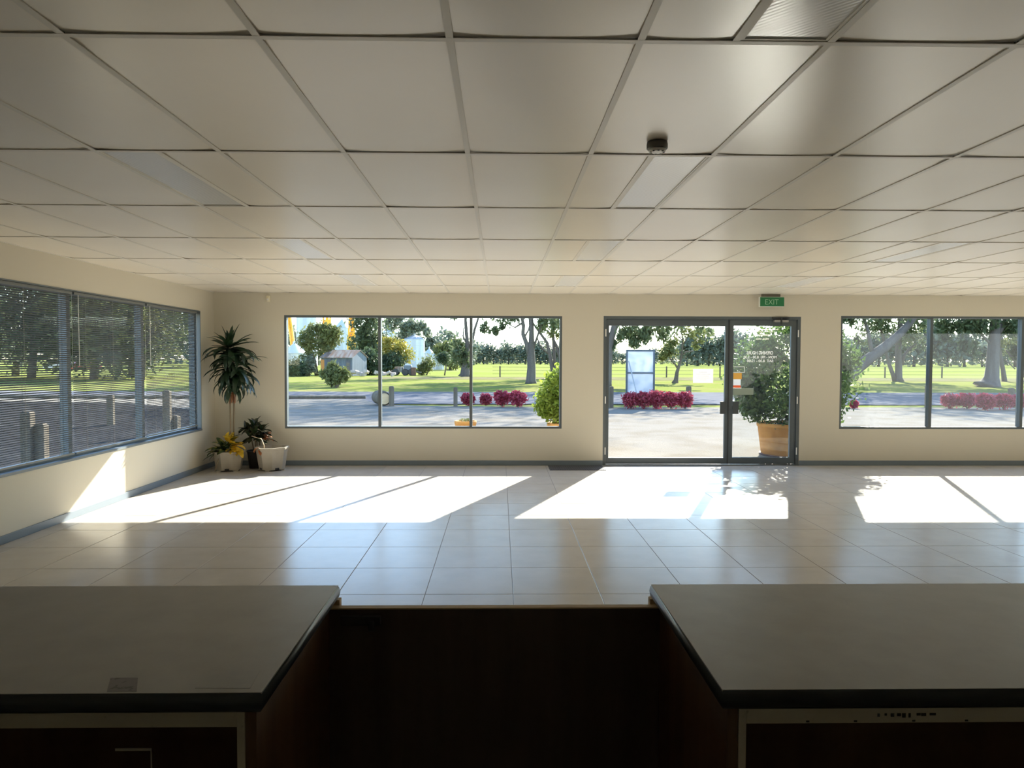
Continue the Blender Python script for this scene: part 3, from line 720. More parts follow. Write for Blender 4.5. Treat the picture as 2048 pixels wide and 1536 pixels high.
tree('gum_tree', 'twin stemmed gum in the first pane of the right window', p,
     [limb(Y, [(1797, 764), (1797, 755), (1797, 730), (1796, 700), (1797, 680), (1800, 655), (1802, 620), (1808, 580)], [22, 14, 13, 12, 12, 10, 8, 6]), limb(Y, [(1790, 763), (1786, 750), (1778, 728), (1773, 708), (1770, 690), (1764, 665), (1752, 635), (1740, 600)], [10, 8, 7, 6, 6, 5, 4, 3]),
      limb(Y, [(1803, 730), (1808, 712), (1818, 698), (1835, 686), (1848, 672)], [7, 6, 5, 3, 2]), limb(Y, [(1770, 690), (1782, 676), (1788, 660)], [4, 3, 2])],
     [blob(1740, 655, Y, 24, 18, 1.6), blob(1765, 645, Y, 22, 20, 1.6), blob(1815, 665, Y, 28, 24, 2.2), blob(1835, 645, Y, 24, 18, 2), blob(1790, 600, Y, 80, 36, 5), blob(1842, 690, Y, 14, 10, .6), blob(1725, 680, Y, 12, 10, .4)] + crown(p.x, p.y, 9, 16, 7, 8, 3, 11500), 11500, .19, F['gum'], 6, droop=.7)
p = G(1672, 776, -.12); Y = p.y
tree('gum_tree', 'massive gum trunk leaning right behind the round potted shrub', p,
     [limb(Y, [(1672, 777), (1690, 755), (1715, 735), (1740, 716), (1770, 694), (1792, 675), (1815, 652), (1840, 620), (1870, 580)], [40, 30, 25, 22, 20, 17, 14, 10, 6]), limb(Y, [(1745, 712), (1735, 660), (1720, 610)], [9, 7, 4])],
     [blob(1700, 625, Y, 40, 14, 1.4), blob(1860, 590, Y, 70, 36, 4), blob(1690, 640, Y, 14, 12, .6)] + crown(p.x+5, p.y, 9, 16, 6, 7, 3, 7100), 7100, .19, F['dark'], 7, droop=.6)
p = G(1982, 774, -.12); Y = p.y
tree('gum_tree', 'broad flared gum trunk in the second pane of the right window', p,
     [limb(Y, [(1976, 776), (1980, 768), (1983, 755), (1985, 735), (1986, 710), (1988, 685), (1990, 655), (1994, 620), (1996, 570)], [58, 40, 27, 24, 22, 22, 20, 16, 10]), limb(Y, [(1988, 680), (2005, 655), (2015, 625)], [9, 8, 6]), limb(Y, [(1984, 690), (1965, 672), (1958, 650)], [6, 4, 3]), limb(Y, [(1994, 620), (1960, 590), (1920, 575)], [10, 7, 4])],
     [blob(1905, 650, Y, 26, 16, 2), blob(1940, 648, Y, 24, 16, 2), blob(1970, 655, Y, 24, 12, 1.4), blob(2020, 650, Y, 22, 16, 1.6), blob(1895, 680, Y, 10, 14, .5), blob(1930, 690, Y, 10, 18, .7), blob(1948, 700, Y, 7, 18, .5), blob(1960, 590, Y, 90, 36, 5), blob(2060, 640, Y, 30, 30, 2)] + crown(p.x, p.y, 9, 17, 8, 9, 3, 13000), 13000, .19, F['dark'], 8, droop=.9)
p = G(2009, 763, -.12); Y = p.y
tree('gum_tree', 'thin gum stem right behind the broad flared trunk', p,
     [limb(Y, [(2009, 763), (2006, 740), (2002, 720), (1999, 700), (2004, 670), (2012, 640)], [10, 8, 8, 7, 6, 5]), limb(Y, [(2002, 716), (2018, 726), (2030, 738)], [3, 3, 2])],
     [blob(2015, 690, Y, 20, 16, 1), blob(2035, 680, Y, 18, 22, 1), blob(2012, 630, Y, 30, 24, 1)] + crown(p.x, p.y, 8, 14, 5, 5, 3, 4200), 4200, .2, F['olive'], 9)
p = G(2043, 763, -.12); Y = p.y
tree('gum_tree', 'dark gum stem at the right edge of the picture', p,
     [limb(Y, [(2043, 763), (2040, 745), (2034, 728), (2022, 712), (2012, 700)], [8, 7, 6, 5, 3]), limb(Y, [(2044, 755), (2050, 700), (2055, 640)], [8, 7, 5])],
     [blob(2035, 700, Y, 14, 18, 1), blob(2060, 660, Y, 26, 30, 1.5)], 1500, .2, F['dark'], 10)
# left: trees round the shed and the silos
def simple(name, label, u, v, Yd, blobs, n, size, fol, seed, wpx=6, top=None, group=None, cat='tree'):
    p = A(u, v, Yd); p.z = -.13
    top = top or (blobs[0][0])
    mid = (p+Vector(top))/2; k = px(Yd)
    return tree(name, label, p, [([p, mid+Vector((.2, 0, 0)), Vector(top)], [wpx*k/2, wpx*k/2*.8, wpx*k/2*.4])], blobs, n, size, fol, seed, barkd, group, cat)
Y = 76
simple('bushy_tree', 'bushy olive tree growing against the left end of the tin shed', 634, 750, Y, [blob(612, 680, Y, 18, 18, 2), blob(640, 690, Y, 26, 26, 4), blob(662, 672, Y, 18, 22, 2.5), blob(627, 660, Y, 14, 10, 1), blob(612, 710, Y, 14, 12, 1), blob(650, 655, Y, 14, 10, 1)], 3600, .24, F['olive'], 21, 9)
Y = 88
simple('dense_tree', 'tall dense tree right of the tin shed', 735, 752, Y, [blob(728, 650, Y, 24, 20, 2), blob(745, 660, Y, 26, 30, 3), blob(722, 690, Y, 22, 24, 3), blob(748, 705, Y, 24, 26, 3), blob(735, 632, Y, 30, 16, 2)], 4200, .28, F['gum'], 22, 8)
Y = 80
simple('dense_shrub', 'dark creeper covered mass against the right end of the tin shed', 738, 752, Y, [blob(736, 725, Y, 22, 24, 3), blob(752, 735, Y, 16, 16, 1), blob(726, 710, Y, 12, 12, 1)], 2200, .24, F['dark'], 23, 5, cat='shrub')
Y = 84
simple('wattle_tree', 'golden topped wattle in front of the round silos', 795, 750, Y, [blob(790, 695, Y, 26, 16, 2.5), blob(800, 712, Y, 24, 18, 2.5), blob(780, 715, Y, 20, 18, 2), blob(775, 685, Y, 12, 8, 1), blob(806, 700, Y, 12, 14, 1)], 3000, .22, F['yellow'], 24, 5)
simple('dark_tree', 'dark rounded tree under the golden wattle', 778, 751, 82, [blob(785, 725, 82, 22, 18, 2), blob(768, 728, 82, 14, 18, 1.4)], 1600, .24, F['dark'], 25, 5)
Y = 150
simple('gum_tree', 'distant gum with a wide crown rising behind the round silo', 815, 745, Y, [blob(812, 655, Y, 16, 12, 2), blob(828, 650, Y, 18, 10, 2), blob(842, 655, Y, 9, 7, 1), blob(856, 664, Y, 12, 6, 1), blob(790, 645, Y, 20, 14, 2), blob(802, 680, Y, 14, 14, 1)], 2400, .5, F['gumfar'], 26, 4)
Y = 120
simple('gum_tree', 'mid distance tree between the small silos and the thick gum', 900, 748, Y, [blob(898, 700, Y, 16, 14, 2), blob(915, 700, Y, 14, 14, 2), blob(880, 702, Y, 14, 10, 1.5), blob(905, 722, Y, 20, 16, 2)], 2400, .36, F['olive'], 27, 5)
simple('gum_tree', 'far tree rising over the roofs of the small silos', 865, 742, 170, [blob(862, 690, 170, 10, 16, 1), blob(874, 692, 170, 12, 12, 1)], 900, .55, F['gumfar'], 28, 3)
simple('clipped_tree', 'little umbrella shaped tree in front of the small silos', 889, 751, 78, [blob(888, 717, 78, 15, 9, 3), blob(886, 712, 78, 10, 6, 1)], 1300, .16, F['dark'], 29, 3)
simple('garden_shrub', 'fresh green shrub beside the rusty machinery', 853, 750, 80, [blob(856, 730, 80, 11, 16, 2), blob(845, 738, 80, 10, 12, 1.4)], 1300, .18, F['olive'], 30, 3, cat='shrub')
Y = 50
p = G(669, 775, -.12); Y = p.y
simple('lawn_shrub', 'spreading grey green shrub standing alone on the lawn', 669, 775, Y, [blob(668, 738, Y, 12, 12, 2), blob(655, 752, Y, 14, 9, 2), blob(682, 750, Y, 14, 10, 2), blob(669, 758, Y, 13, 12, 2.5), blob(693, 747, Y, 8, 6, .8), blob(648, 748, Y, 8, 5, .7)], 3000, .14, F['olive'], 31, 12, A(669, 760, Y), cat='shrub')
Y = 72
simple('dark_hedge_bush', 'dark low bush under the squat bin at the left window edge', 592, 752, Y, [blob(590, 738, Y, 22, 14, 3), blob(575, 742, Y, 14, 12, 1), blob(606, 744, Y, 10, 9, 1)], 2200, .18, F['dark'], 32, 5, cat='shrub')
simple('pale_bush', 'pale olive bush in front of the squat grain bin', 618, 752, 74, [blob(616, 728, 74, 12, 14, 2), blob(625, 738, 74, 8, 10, 1)], 1200, .18, F['grey'], 33, 4, cat='shrub')

# far tree line: copies of a few trees
rf = np.random.default_rng(5); protos = []
for k in range(4):
    V = leaves_arrays(rf, [((rf.uniform(-2, 2), rf.uniform(-1.5, 1.5), 4+rf.uniform(0, 4)), (rf.uniform(2, 3.4), 2.6, rf.uniform(1.8, 3.2)), 1) for _ in range(5)] + [((0, 0, 2.2), (3, 2.4, 2.2), 1)], 700, .6, .55)
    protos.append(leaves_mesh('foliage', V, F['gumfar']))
trunkm = MB().tube([(0, 0, -.2), (.1, 0, 3), (0, 0, 6)], [.3, .22, .1], 7).mesh('trunk', barkd, True)
rr = random.Random(3)
spots = []
for u0, u1, y0, y1, s0, s1, st in ((945, 1132, 300, 380, .65, 1.05, 8), (1215, 1350, 330, 420, .5, .8, 10), (1362, 1500, 240, 300, .95, 1.35, 11), (1640, 2095, 230, 330, .9, 1.7, 17), (480, 945, 240, 330, .9, 1.5, 22), (-500, 480, 150, 230, .8, 1.5, 60), (2095, 2900, 150, 230, .8, 1.5, 60)):
    u = u0; k = 0
    while u < u1: spots.append((A(u+rr.uniform(-2, 2), 728, y0 if k % 2 else y1), rr.uniform(s0, s1))); u += st; k += 1
for k, (p, s) in enumerate(spots):
    o = thing('far_tree', 'hazy distant tree in the line of trees beyond the paddock', 'tree', (p.x, p.y, -.16), rr.uniform(0, 6.28), 'distant tree line'); o.scale = (s*1.15, s*1.15, s)
    link('trunk', trunkm, o); tag(link('foliage', protos[k % 4], o), kind='stuff')

# ------------------------------------------------------------------ outdoors: shrubs in pots and the red bushes
terra = mat('terracotta', srgb(205, 150, 84), .8, .2, noise=(5, srgb(188, 132, 72), .4, .7))
def potted(name, label, base, wt, wb, h, blobs, n, size, fol, seed, stems):
    t = thing(name, label, 'potted plant', base); b = Vector(base)
    MB().lathe([(wb/2*.98, .02), (wb/2, .03), (wt/2*.97, h-.07), (wt/2, h-.065), (wt/2*1.01, h-.03), (wt/2, h), (wt/2*.88, h), (wt/2*.86, h-.06)], 40).build('pot', terra, t, True)
    MB().lathe([(wt/2*.855, h-.06), (wt/2*.855, h-.05)], 32).build('soil', soil, t)
    MB().lathe([(wb/2*.9, 0), (wb/2*1.05, .005), (wb/2*1.07, .03), (wb/2*1.02, .022)], 32).build('saucer', mat('saucer_brown', (.12, .06, .05), .7), t, True)
    for s in stems: MB().tube(s[0], s[1], 8).build('stem', barkd, t, True)
    V = leaves_arrays(np.random.default_rng(seed), blobs, n, size, .5, .62, .1)
    tag(link('foliage', leaves_mesh('foliage', V, fol), t), kind='stuff')
    return t
# shrub by the doors: pot left edge 1524 px, base 903 px
rs = random.Random(4)
sb = [((.08, 0, 1.42), (1.08, .85, .98), 9)]
for k in range(26):
    a_, e_ = rs.uniform(0, 6.283), rs.uniform(-1.0, 1.35)
    sb.append(((.08+.94*math.cos(a_)*math.cos(e_), .74*math.sin(a_)*math.cos(e_), 1.42+.84*math.sin(e_)), (.26, .26, .24), .42))
potted('potted_shrub', 'big round green shrub in an orange pot outside the doors', (5.10, 12.08, GZ), 1.05, .90, .57, sb,
       19000, .044, F['shrub'], 41, [([(0, 0, .5), (-.05, 0, .9), (-.3, .05, 1.4)], [.035, .03, .015]), ([(.03, 0, .5), (.1, 0, 1.0), (.35, .05, 1.5)], [.03, .025, .012])])
p = A(1128, 848, 12.6)
potted('potted_shrub', 'lime green sunlit shrub in an orange pot at the window edge left of the doors', (p.x, 12.6, GZ), .62, .48, .52,
       [((-.08, 0, .95), (.42, .42, .40), 3), ((.0, 0, 1.25), (.36, .38, .32), 2.4), ((-.28, 0, .85), (.28, .3, .26), 1.4), ((.12, 0, 1.45), (.22, .25, .18), 1), ((-.1, -.05, .68), (.34, .32, .18), 1)],
       4600, .045, F['lime'], 42, [([(0, 0, .45), (0, 0, .8), (-.1, 0, 1.2)], [.025, .02, .01])])
p = A(931, 850, 13.2)
potted('potted_shrub', 'small orange pot with a low tuft peeping over the window sill', (p.x, 13.2, GZ), .42, .32, .50, [((0, 0, .50), (.12, .12, .05), 1)], 60, .03, F['olive'], 43, [([(0, 0, .44), (0, 0, .50)], [.01, .006])])
def red_bush(u, v, wpx, hpx, label, seed, red=True, grp='clumps of red nandina'):
    p = G(u, v); k = px(p.y); w = wpx*k/2; h = hpx*k
    t = thing('red_bush', label, 'bush', p, 0, grp)
    rg = np.random.default_rng(seed)
    V = leaves_arrays(rg, [((0, 0, h*.52), (w*.95, w*.8, h*.46), 3), ((-w*.35, 0, h*.66), (w*.55, w*.5, h*.34), 1), ((w*.35, 0, h*.62), (w*.55, w*.5, h*.34), 1)], 900, .06, .38, .5)
    tag(link('foliage', leaves_mesh('foliage', V, F['red']), t), kind='stuff')
    mb = MB()
    for j in range(5):
        a = j*1.256; mb.tube([(0, 0, 0), (w*.5*math.cos(a), w*.4*math.sin(a), h*.6)], [.012, .006], 5)
    mb.build('stem', barkd, t)
for a in [(936, 812, 30, 27, 'leftmost red bush beside the timber bollard', 51), (972, 811, 26, 24, 'smallest red bush, second from the left in the left window', 52), (1004, 814, 36, 34, 'tall red bush, third from the left in the left window', 53), (1036, 815, 38, 34, 'red bush nearest the lime green shrub', 54),
          (1262, 818, 40, 34, 'red bush at the left end of the row under the sign board', 55), (1288, 818, 34, 36, 'second red bush from the left under the sign board', 56), (1313, 818, 38, 38, 'brightest red bush, third from the left under the sign board', 57), (1342, 818, 38, 34, 'fourth red bush from the left beyond the doors', 58), (1370, 818, 36, 36, 'red bush at the right end of the row beyond the doors', 59),
          (1900, 817, 40, 30, 'red bush right beside the mullion of the right window', 60), (1934, 818, 40, 32, 'second red bush in the right window row', 61), (1970, 821, 42, 36, 'third red bush in the right window row', 62), (2008, 820, 44, 34, 'fourth red bush in the right window row', 63), (2040, 819, 38, 32, 'red bush at the right edge of the picture', 64),
          (1708, 817, 16, 16, 'tiny red bush half hidden by the big potted shrub', 65)]:
    red_bush(*a)

# ------------------------------------------------------------------ outdoors: posts, fence, sign board, edging
post_m = mat('weathered_timber', (.115, .095, .07), .9, .1, noise=(3, (.165, .145, .115), .4, .7, (3, 3, .4)))
def bollard(p, w, h, label, grp='timber bollards round the yard'):
    t = thing('bollard', label, 'post', p, rr.uniform(-.2, .2), grp)
    MB().box(-w/2, w/2, -w/2, w/2, -.1, h).build('post_shaft', post_m, t, bevel=.012)
    MB().ring([[(-w/2*.96, -w/2*.96, h), (w/2*.96, -w/2*.96, h), (w/2*.96, w/2*.96, h), (-w/2*.96, w/2*.96, h)], [(-w*.3, -w*.3, h+.03), (w*.3, -w*.3, h+.03), (w*.3, w*.3, h+.03), (-w*.3, w*.3, h+.03)]]).build('chamfered_top', post_m, t)
for u, v, vt, wpx, lb in [(783, 812, 774, 9, 'timber bollard beside the log edging in the left window'), (911, 813, 776, 8, 'timber bollard next to the leftmost red bush'), (1222, 816, 774, 8, 'timber bollard against the left jamb of the doors'),
                          (1377, 812, 774, 9, 'timber bollard behind the red row beyond the doors'), (1856, 816, 772, 10, 'pale timber bollard left of the right window mullion'), (2022, 814, 777, 9, 'timber bollard behind the red row in the right window')]:
    p = G(u, v); bollard(p, wpx*px(p.y), (v-vt)*px(p.y), lb)
for u, v, h, lb in [(57, 932, .82, 'taller of the two timber bollards seen through the blind cut off by the picture edge'), (84, 930, .62, 'shorter of the two timber bollards seen through the blind cut off by the picture edge'), (222, 850, .73, 'timber bollard seen through the middle blind'),
                    (335, 870, .95, 'tall timber bollard seen through the blind by the plant'), (352, 868, .38, 'stubby timber bollard seen through the blind by the plant')]:
    bollard(G(u, v, -.05), .15, h, lb)
t = thing('log_edging', 'long low log rail along the road edge of the gravel', 'log', (-22, 29.35, GZ))
MB().tube([(-10, 0, .07), (-3, .02, .075), (4, 0, .07), (16.3, -.05, .08)], .07, 8).build('log', post_m, t, True)
for k in range(6): MB().box(-9+k*4.4, -8.9+k*4.4, -.12, -.02, -.1, .12).build('peg', post_m, t)
t = thing('cut_log', 'short cut log lying at the foot of the timber bollard', 'log', G(762, 812))
MB().tube([(-.25, .9, .28), (-.02, .35, .28), (.12, 0, .26)], [.26, .27, .25], 12).build('log', post_m, t, True)
MB().lathe([(.20, -.01), (.20, .01)], 16).build('cut_face', pine_m, t).matrix_local = Matrix.Translation((.125, -.025, .26)) @ Euler((R(90), 0, R(15))).to_matrix().to_4x4()
# fence along the paddock
fy = 70.5
t = thing('paddock_fence', 'post and wire fence along the edge of the green paddock', 'fence', (0, fy, -.14))
for u in (1000, 1104, 1158, 1280, 1333, 1440, 1545, 1662, 1770, 1884, 1990, 2090):
    x = A(u, 745, fy).x
    MB().tube([(x, 0, -.2), (x, 0, 1.15)], .075, 7).build('post', post_m, t)
for z in (.35, .7, 1.05): MB().tube([(A(985, 745, fy).x, 0, z), (A(2150, 745, fy).x, 0, z)], .012, 4).build('wire', M['darkgrey'], t)
# sign board seen from behind
p = G(1280, 813); k = px(p.y); w = 27.5*k
t = thing('sign_board', 'blank white back of a framed sign board behind the red bushes', 'sign', p)
dfm = mat('sign_frame', srgb(62, 76, 88), .5)
H = 114*k
pan = mat('white_sheet', (.60, .64, .70), .5, trans=.5)
for s in (-1, 1): MB().box(s*w-.03, s*w+.03, -.03, .03, -.1, H).build('frame_post', dfm, t)
MB().box(-w, w, -.028, .028, H-.06, H).build('frame_rail', dfm, t); MB().box(-w, w, -.04, .02, H*.58, H*.58+.05).build('frame_rail', dfm, t)
MB().box(-w+.03, w-.03, -.008, .004, H*.58+.05, H-.06).build('sheet', pan, t); MB().box(-w+.03, w-.03, -.008, .004, .22, H*.58).build('sheet', pan, t)
MB().tube([(-w+.06, -.05, H*.80), (-w*.28, -.75, .0)], .022, 8).build('brace', mat('galvanised', (.35, .36, .37), .4, metal=.6), t)

# ------------------------------------------------------------------ outdoors: shed, silos, elevators, machinery
galv = mat('galvanised_silo', (.58, .60, .63), .5, .5, .1, noise=(.8, (.45, .48, .52), .4, .7, (6, 6, .1)))
galv2 = mat('zinc_roof', (.48, .53, .62), .45, .5, .15)
tin = mat('grey_tin', (.15, .18, .22), .6, .4, .1, noise=(1, (.11, .135, .17), .4, .7, (3, 3, .3)))
rust = mat('rusty_iron', (.20, .13, .10), .8, .2, noise=(.9, (.27, .25, .23), .42, .6, (3, .4, 1)))
yellow = mat('elevator_yellow', srgb(248, 182, 55), .5)
# shed: gable end to the right, front 641..705 px, gable 705..721 px
sy = 74.0; p0 = A(643, 752, sy); p1 = A(705, 752, sy); p2 = A(722, 752, sy)
t = thing('tin_shed', 'small grey tin shed with a rusty gable roof at the back of the lawn', 'shed', (p0.x, sy, -.13))
wd = p1.x-p0.x; he = A(645, 714, sy).z+.13; hr = A(690, 701, sy).z+.13; dep = 3.2; sk = (p2.x-p1.x)
def SP(a, d, z): return (a*wd + d/dep*sk, d, z)
mb = MB(); n = 26
for q in range(n):                                # corrugated front wall
    a0, a1, a2 = q/n, (q+.5)/n, (q+1)/n
    mb.quad(SP(a0, 0, 0), SP(a1, -.04, 0), SP(a1, -.04, he), SP(a0, 0, he)); mb.quad(SP(a1, -.04, 0), SP(a2, 0, 0), SP(a2, 0, he), SP(a1, -.04, he))
mb.build('front_wall', tin, t)
MB().quad(SP(1, 0, 0), SP(1, dep, 0), SP(1, dep, he), SP(1, dep/2, hr), SP(1, 0, he)).build('gable_wall', tin, t)
MB().quad(SP(0, 0, 0), SP(0, 0, he), SP(0, dep/2, hr), SP(0, dep, he), SP(0, dep, 0)).build('gable_wall', tin, t)
MB().quad(SP(0, dep, 0), SP(1, dep, 0), SP(1, dep, he), SP(0, dep, he)).build('back_wall', tin, t)
for nm, d0, d1, zz0, zz1 in (('roof_sheet', -.25, dep/2, he-.1, hr+.04), ('roof_sheet', dep+.25, dep/2, he-.1, hr+.04)):
    mb = MB(); mb.ring([[SP(-.03, d0, zz0), SP(1.03, d0, zz0), SP(1.03, d1, zz1), SP(-.03, d1, zz1)], [SP(-.03, d0, zz0+.05), SP(1.03, d0, zz0+.05), SP(1.03, d1, zz1+.05), SP(-.03, d1, zz1+.05)]]); mb.build(nm, rust, t)
fw = MB().box(.86*wd-.24, .86*wd+.24, -.06, -.03, he-1.5, he-.35).build('shed_window', mat('shed_frame', (.09, .09, .11), .6), t)
for z in (he-1.42, he-.98): MB().box(.86*wd-.18, .86*wd+.18, -.075, -.06, z, z+.36).build('pane', mat('shed_glass', (.03, .035, .045), .2), fw)
fw = MB().box(.28*wd-.2, .28*wd+.2, -.06, -.03, he-.65, he-.25).build('shed_window', mat('shed_frame2', (.09, .09, .11), .6), t)
MB().box(-.05, .32, -.09, -.03, .35, 1.75).build('orange_board', mat('orange_board', srgb(200, 135, 70), .7), t)
def silo(label, u0, u1, vtop, veave, Yd, legs=False, vbot=None):
    a = A(u0, veave, Yd); b = A(u1, veave, Yd); r = (b.x-a.x)/2; ze = a.z; zt = A((u0+u1)/2, vtop, Yd).z; z0 = -.13 if vbot is None else A(u0, vbot, Yd).z
    t = thing('grain_silo', label, 'silo', ((a.x+b.x)/2, Yd, -.13), 0, 'grain silos'); n = 40
    ribs = [(r, z0+.13)]; nb = max(3, int((ze-z0)/1.1))
    for q in range(1, nb+1):
        z = z0+.13+(ze-z0)*q/nb; ribs += [(r, z-.06), (r+.05, z-.04), (r+.05, z-.01), (r, z)]
    MB().lathe(ribs, n).build('drum', galv, t)
    MB().lathe([(r+.12, ze+.13), (r+.12, ze+.19), (r*.15, zt+.13), (r*.12, zt+.13)], n).build('roof_cone', galv2, t)
    MB().lathe([(r*.14, zt+.1), (r*.14, zt+.45), (r*.02, zt+.6)], 16).build('roof_cap', galv2, t)
    mb = MB()
    for z in np.arange(z0+.5, ze, .45): mb.box(-.25, .25, -r-.18, -r-.14, z, z+.04)
    mb.box(-.28, -.25, -r-.18, -r-.12, z0+.13, ze+.1).box(.25, .28, -r-.18, -r-.12, z0+.13, ze+.1); mb.build('ladder', galv2, t)
    for q in range(12):
        w = q*math.pi/6+.2; MB().box(-.04, .04, -.06, .06, z0+.13, ze+.13, Matrix.Translation((math.cos(w)*r, math.sin(w)*r, 0)) @ Matrix.Rotation(w, 4, 'Z')).build('stiffener', galv2, t)
    if legs or vbot:
        MB().lathe([(.3, .8), (r, z0+.13)], n).build('hopper_cone', galv, t)
        for q in range(8):
            w = q*math.pi/4; MB().tube([(math.cos(w)*r*.97, math.sin(w)*r*.97, 0), (math.cos(w)*r*.97, math.sin(w)*r*.97, z0+.13)], .09, 6).build('leg', galv2, t)
    return t
silo('tallest ribbed silo, cut off by the window head behind the bushy tree', 593, 634, 585, 605, 190)
silo('pale silo with a conical roof behind the ridge of the tin shed', 670, 698, 640, 656, 175)
silo('squat hopper bin at the far left edge of the left window', 566, 612, 688, 707, 105, vbot=722)
silo('blue roofed silo peeping over the golden wattle', 766, 795, 653, 664, 185)
silo('broad pale silo right of the golden wattle', 808, 849, 670, 679, 150)
silo('small silo with a low cone right of the broad pale silo', 849, 868, 698, 707, 130)
silo('smallest silo, half hidden by the umbrella shaped tree', 866, 888, 697, 710, 125)
def elevator(label, Yd, top, bot, wt, wb, panel_=None):
    k = px(Yd); a = A(*bot, Yd); b = A(*top, Yd); t = thing('grain_elevator', label, 'elevator', (a.x, Yd, -.13), 0, 'yellow grain elevators')
    B = Vector((0, 0, 0)); Tp = Vector((b.x-a.x, 0, b.z+.13))
    for s in (-1, 1): MB().tube([B+Vector((s*wb*k/2, 0, 0)), Tp+Vector((s*wt*k/2, 0, 0))], .16, 4).build('leg', yellow, t)
    for q in range(1, 12):
        f0 = q/12; P = B.lerp(Tp, f0); w0 = (wb+(wt-wb)*f0)*k/2; MB().box(P.x-w0, P.x+w0, -.08, .08, P.z-.07, P.z+.07).build('rung', yellow, t)
    MB().tube([B+Vector((0, .3, 1)), Tp+Vector((0, .3, 0))], .28, 6).build('lifting_tube', yellow, t)
    if panel_: MB().box(-wb*k/2*.95, wb*k/2*.95, -.2, -.1, A(bot[0], panel_[1], Yd).z+.13, A(bot[0], panel_[0], Yd).z+.13).build('side_panel', yellow, t)
elevator('yellow elevator leg beside the ridge of the tin shed', 110, (703, 590), (703, 742), 4, 17, (673, 701))
elevator('yellow elevator top showing above the bushy tree', 120, (653, 590), (655, 742), 14, 12, (640, 656))
elevator('leaning yellow elevator at the left edge of the left window', 115, (572, 590), (592, 742), 4, 6)
# rusty machinery by the shed
t = thing('old_machinery', 'low rusty farm machinery lying between the shed and the green shrub', 'machinery', A(822, 752, 78.5)); t.location.z = -.13
k = px(78.5)
MB().box(-2.2, .2, -.5, .5, .35, .55).build('chassis', rust, t)
MB().box(-1.8, -.9, -.5, .5, .55, .95).build('hopper', rust, t, bevel=.05); MB().box(-.8, .1, -.5, .4, .55, 1.15).build('engine_cover', tin, t, bevel=.08)
for x in (-1.7, -.6, .1):
    for s in (-1, 1):
        w_ = MB().lathe([(.12, -.09), (.34, -.09), (.38, -.05), (.38, .05), (.34, .09), (.12, .09)], 16).build('wheel', M['dark'], t); w_.rotation_euler = (R(90), 0, 0); w_.location = (x, s*.55, .36)
MB().tube([(.3, 0, .45), (1.2, 0, .3)], .06, 6).build('drawbar', rust, t)
t = thing('steel_drum', 'dark upright rusty drum beside the low farm machinery', 'drum', A(824, 752, 78)); t.location.z = -.13
MB().lathe([(.3, 0), (.32, .02), (.3, .04), (.3, .4), (.32, .42), (.3, .44), (.3, .86), (.32, .88), (.3, .9)], 20).build('shell', mat('drum_brown', (.14, .07, .05), .7), t)
t.location.x += .15
for q, (x, lb) in enumerate(((A(712, 752, 72.5).x, 'pile of broken masonry under the creeper beside the tin shed'), (A(770, 752, 72.5).x, 'low rubble heap at the edge of the lawn'))):
    t = thing('rubble_heap', lb, 'rubble', (x, 73.2-q*.6, -.13)); rq = random.Random(q)
    for j in range(14):
        s = rq.uniform(.12, .3); MB().box(-s, s, -s*.7, s*.7, 0, s*1.1).build('stone', mat('stone', (.42, .36, .33), .9) if j == 0 and q == 0 else bpy.data.materials['stone'], t, bevel=.03).matrix_local = Matrix.Translation((rq.uniform(-1, 1), rq.uniform(-.4, .4), rq.uniform(0, .35)))@Euler((rq.uniform(-.5, .5), rq.uniform(-.5, .5), rq.uniform(0, 3))).to_matrix().to_4x4()

# ------------------------------------------------------------------ outdoors on the left, seen through the blinds
side = [(-30, 58, 1.2, 'leafy tree behind the blind next to the potted plant', 'olive'), (-41, 61, 1.4, 'dark leafy tree behind the left end of the blind by the plant', 'dark'), (-47, 56, 1.3, 'broad dark tree behind the middle blind', 'dark'), (-56, 62, 1.5, 'tall dark tree between the middle blind and the cut off blind', 'dark'),
        (-53, 47, 1.1, 'yellowish tree behind the right part of the cut off blind', 'yellow'), (-66, 55, 1.5, 'tallest dark tree behind the cut off blind', 'dark'), (-62, 40, 1.3, 'dark tree at the far left behind the cut off blind', 'dark'), (-36, 68, 1.5, 'big dark tree in the far back of the left view', 'dark'), (-50, 72, 1.7, 'wide crowned tree in the far back of the left view', 'gum'), (-72, 66, 1.8, 'highest crown in the far back of the left view', 'gum'), (-35, 60, 1.0, 'rounded dark tree beside the window reveal of the left view', 'dark')]
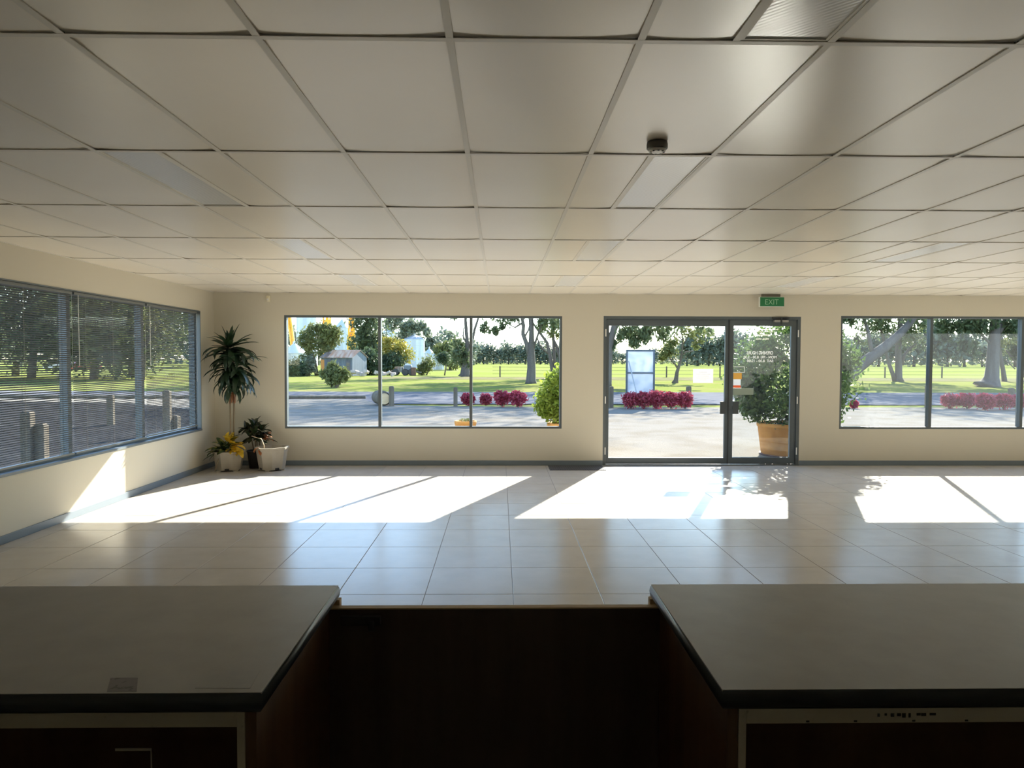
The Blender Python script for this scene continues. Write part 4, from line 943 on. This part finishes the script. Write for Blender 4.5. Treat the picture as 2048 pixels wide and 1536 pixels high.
for q, (x, y_, s, lb, fk) in enumerate(side):
    b = (x, y_, -.12); tree('side_tree', lb, b, [([(x, y_, -.2), (x+.3, y_, 2.5), (x, y_, 6*s)], [.35, .28, .12]), ([(x+.3, y_, 2.5), (x+2, y_+.5, 5*s)], [.16, .06])],
        [((x+rr.uniform(-4, 4), y_+rr.uniform(-2, 2), rr.uniform(2.0, 8.5)*s), (3.0*s, 2.6*s, 2.0*s), 1) for _ in range(12)], 5200, .34, F[fk], 70+q)
plane('ground_shaded_gravel', [(-70, -40), (-4.9, -40), (-4.9, 10.2), (-6.3, 16), (-9.2, 22), (-14, 26.3), (-22, 27.6), (-70, 28.0)], -.05, mat('shaded_gravel', (.032, .032, .034), .95, 0, noise=(1.3, (.05, .05, .05), .42, .7), bump=(30, .8)))  # shade on the side gravel, put into the colour of a dark ground sheet
def car(label, loc, rz, paint):
    t = thing('parked_car', label, 'car', loc, rz)
    S = [(-2.1, .35), (-2.1, .75), (-1.9, .9), (-1.2, .95), (1.0, .95), (1.95, .85), (2.15, .7), (2.15, .35)]
    MB().ring([[(x, -.85, z) for x, z in S], [(x, .85, z) for x, z in S]]).build('body', paint, t, bevel=.06)
    Cb = [(-1.6, .94), (-1.0, 1.42), (.35, 1.45), (1.1, .94)]
    cb = MB().ring([[(x, -.72, z) for x, z in Cb], [(x, .72, z) for x, z in Cb]]).build('cabin', paint, t, bevel=.05)
    Wn = [(-1.35, 1.0), (-.95, 1.36), (.3, 1.38), (.85, 1.0)]
    for s in (-1, 1): MB().ring([[(x, s*.715, z) for x, z in Wn], [(x, s*.73, z) for x, z in Wn]]).build('side_window', mat('car_glass', (.02, .025, .03), .1), cb)
    for x in (-1.35, 1.35):
        for s in (-1, 1):
            o = MB().lathe([(.16, -.1), (.30, -.1), (.33, -.06), (.33, .06), (.30, .1), (.16, .1)], 18).build('wheel', M['dark'], t); o.rotation_euler = (R(90), 0, 0); o.location = (x, s*.8, .33)
car('red car parked under the trees seen through the middle blind', (A(167, 740, 100).x, 100, -.13), R(55), mat('red_paint', (.45, .05, .06), .3))
car('white car parked under the trees seen through the left blind', (A(122, 739, 104).x, 104, -.13), R(60), mat('white_paint', (.75, .75, .76), .3))
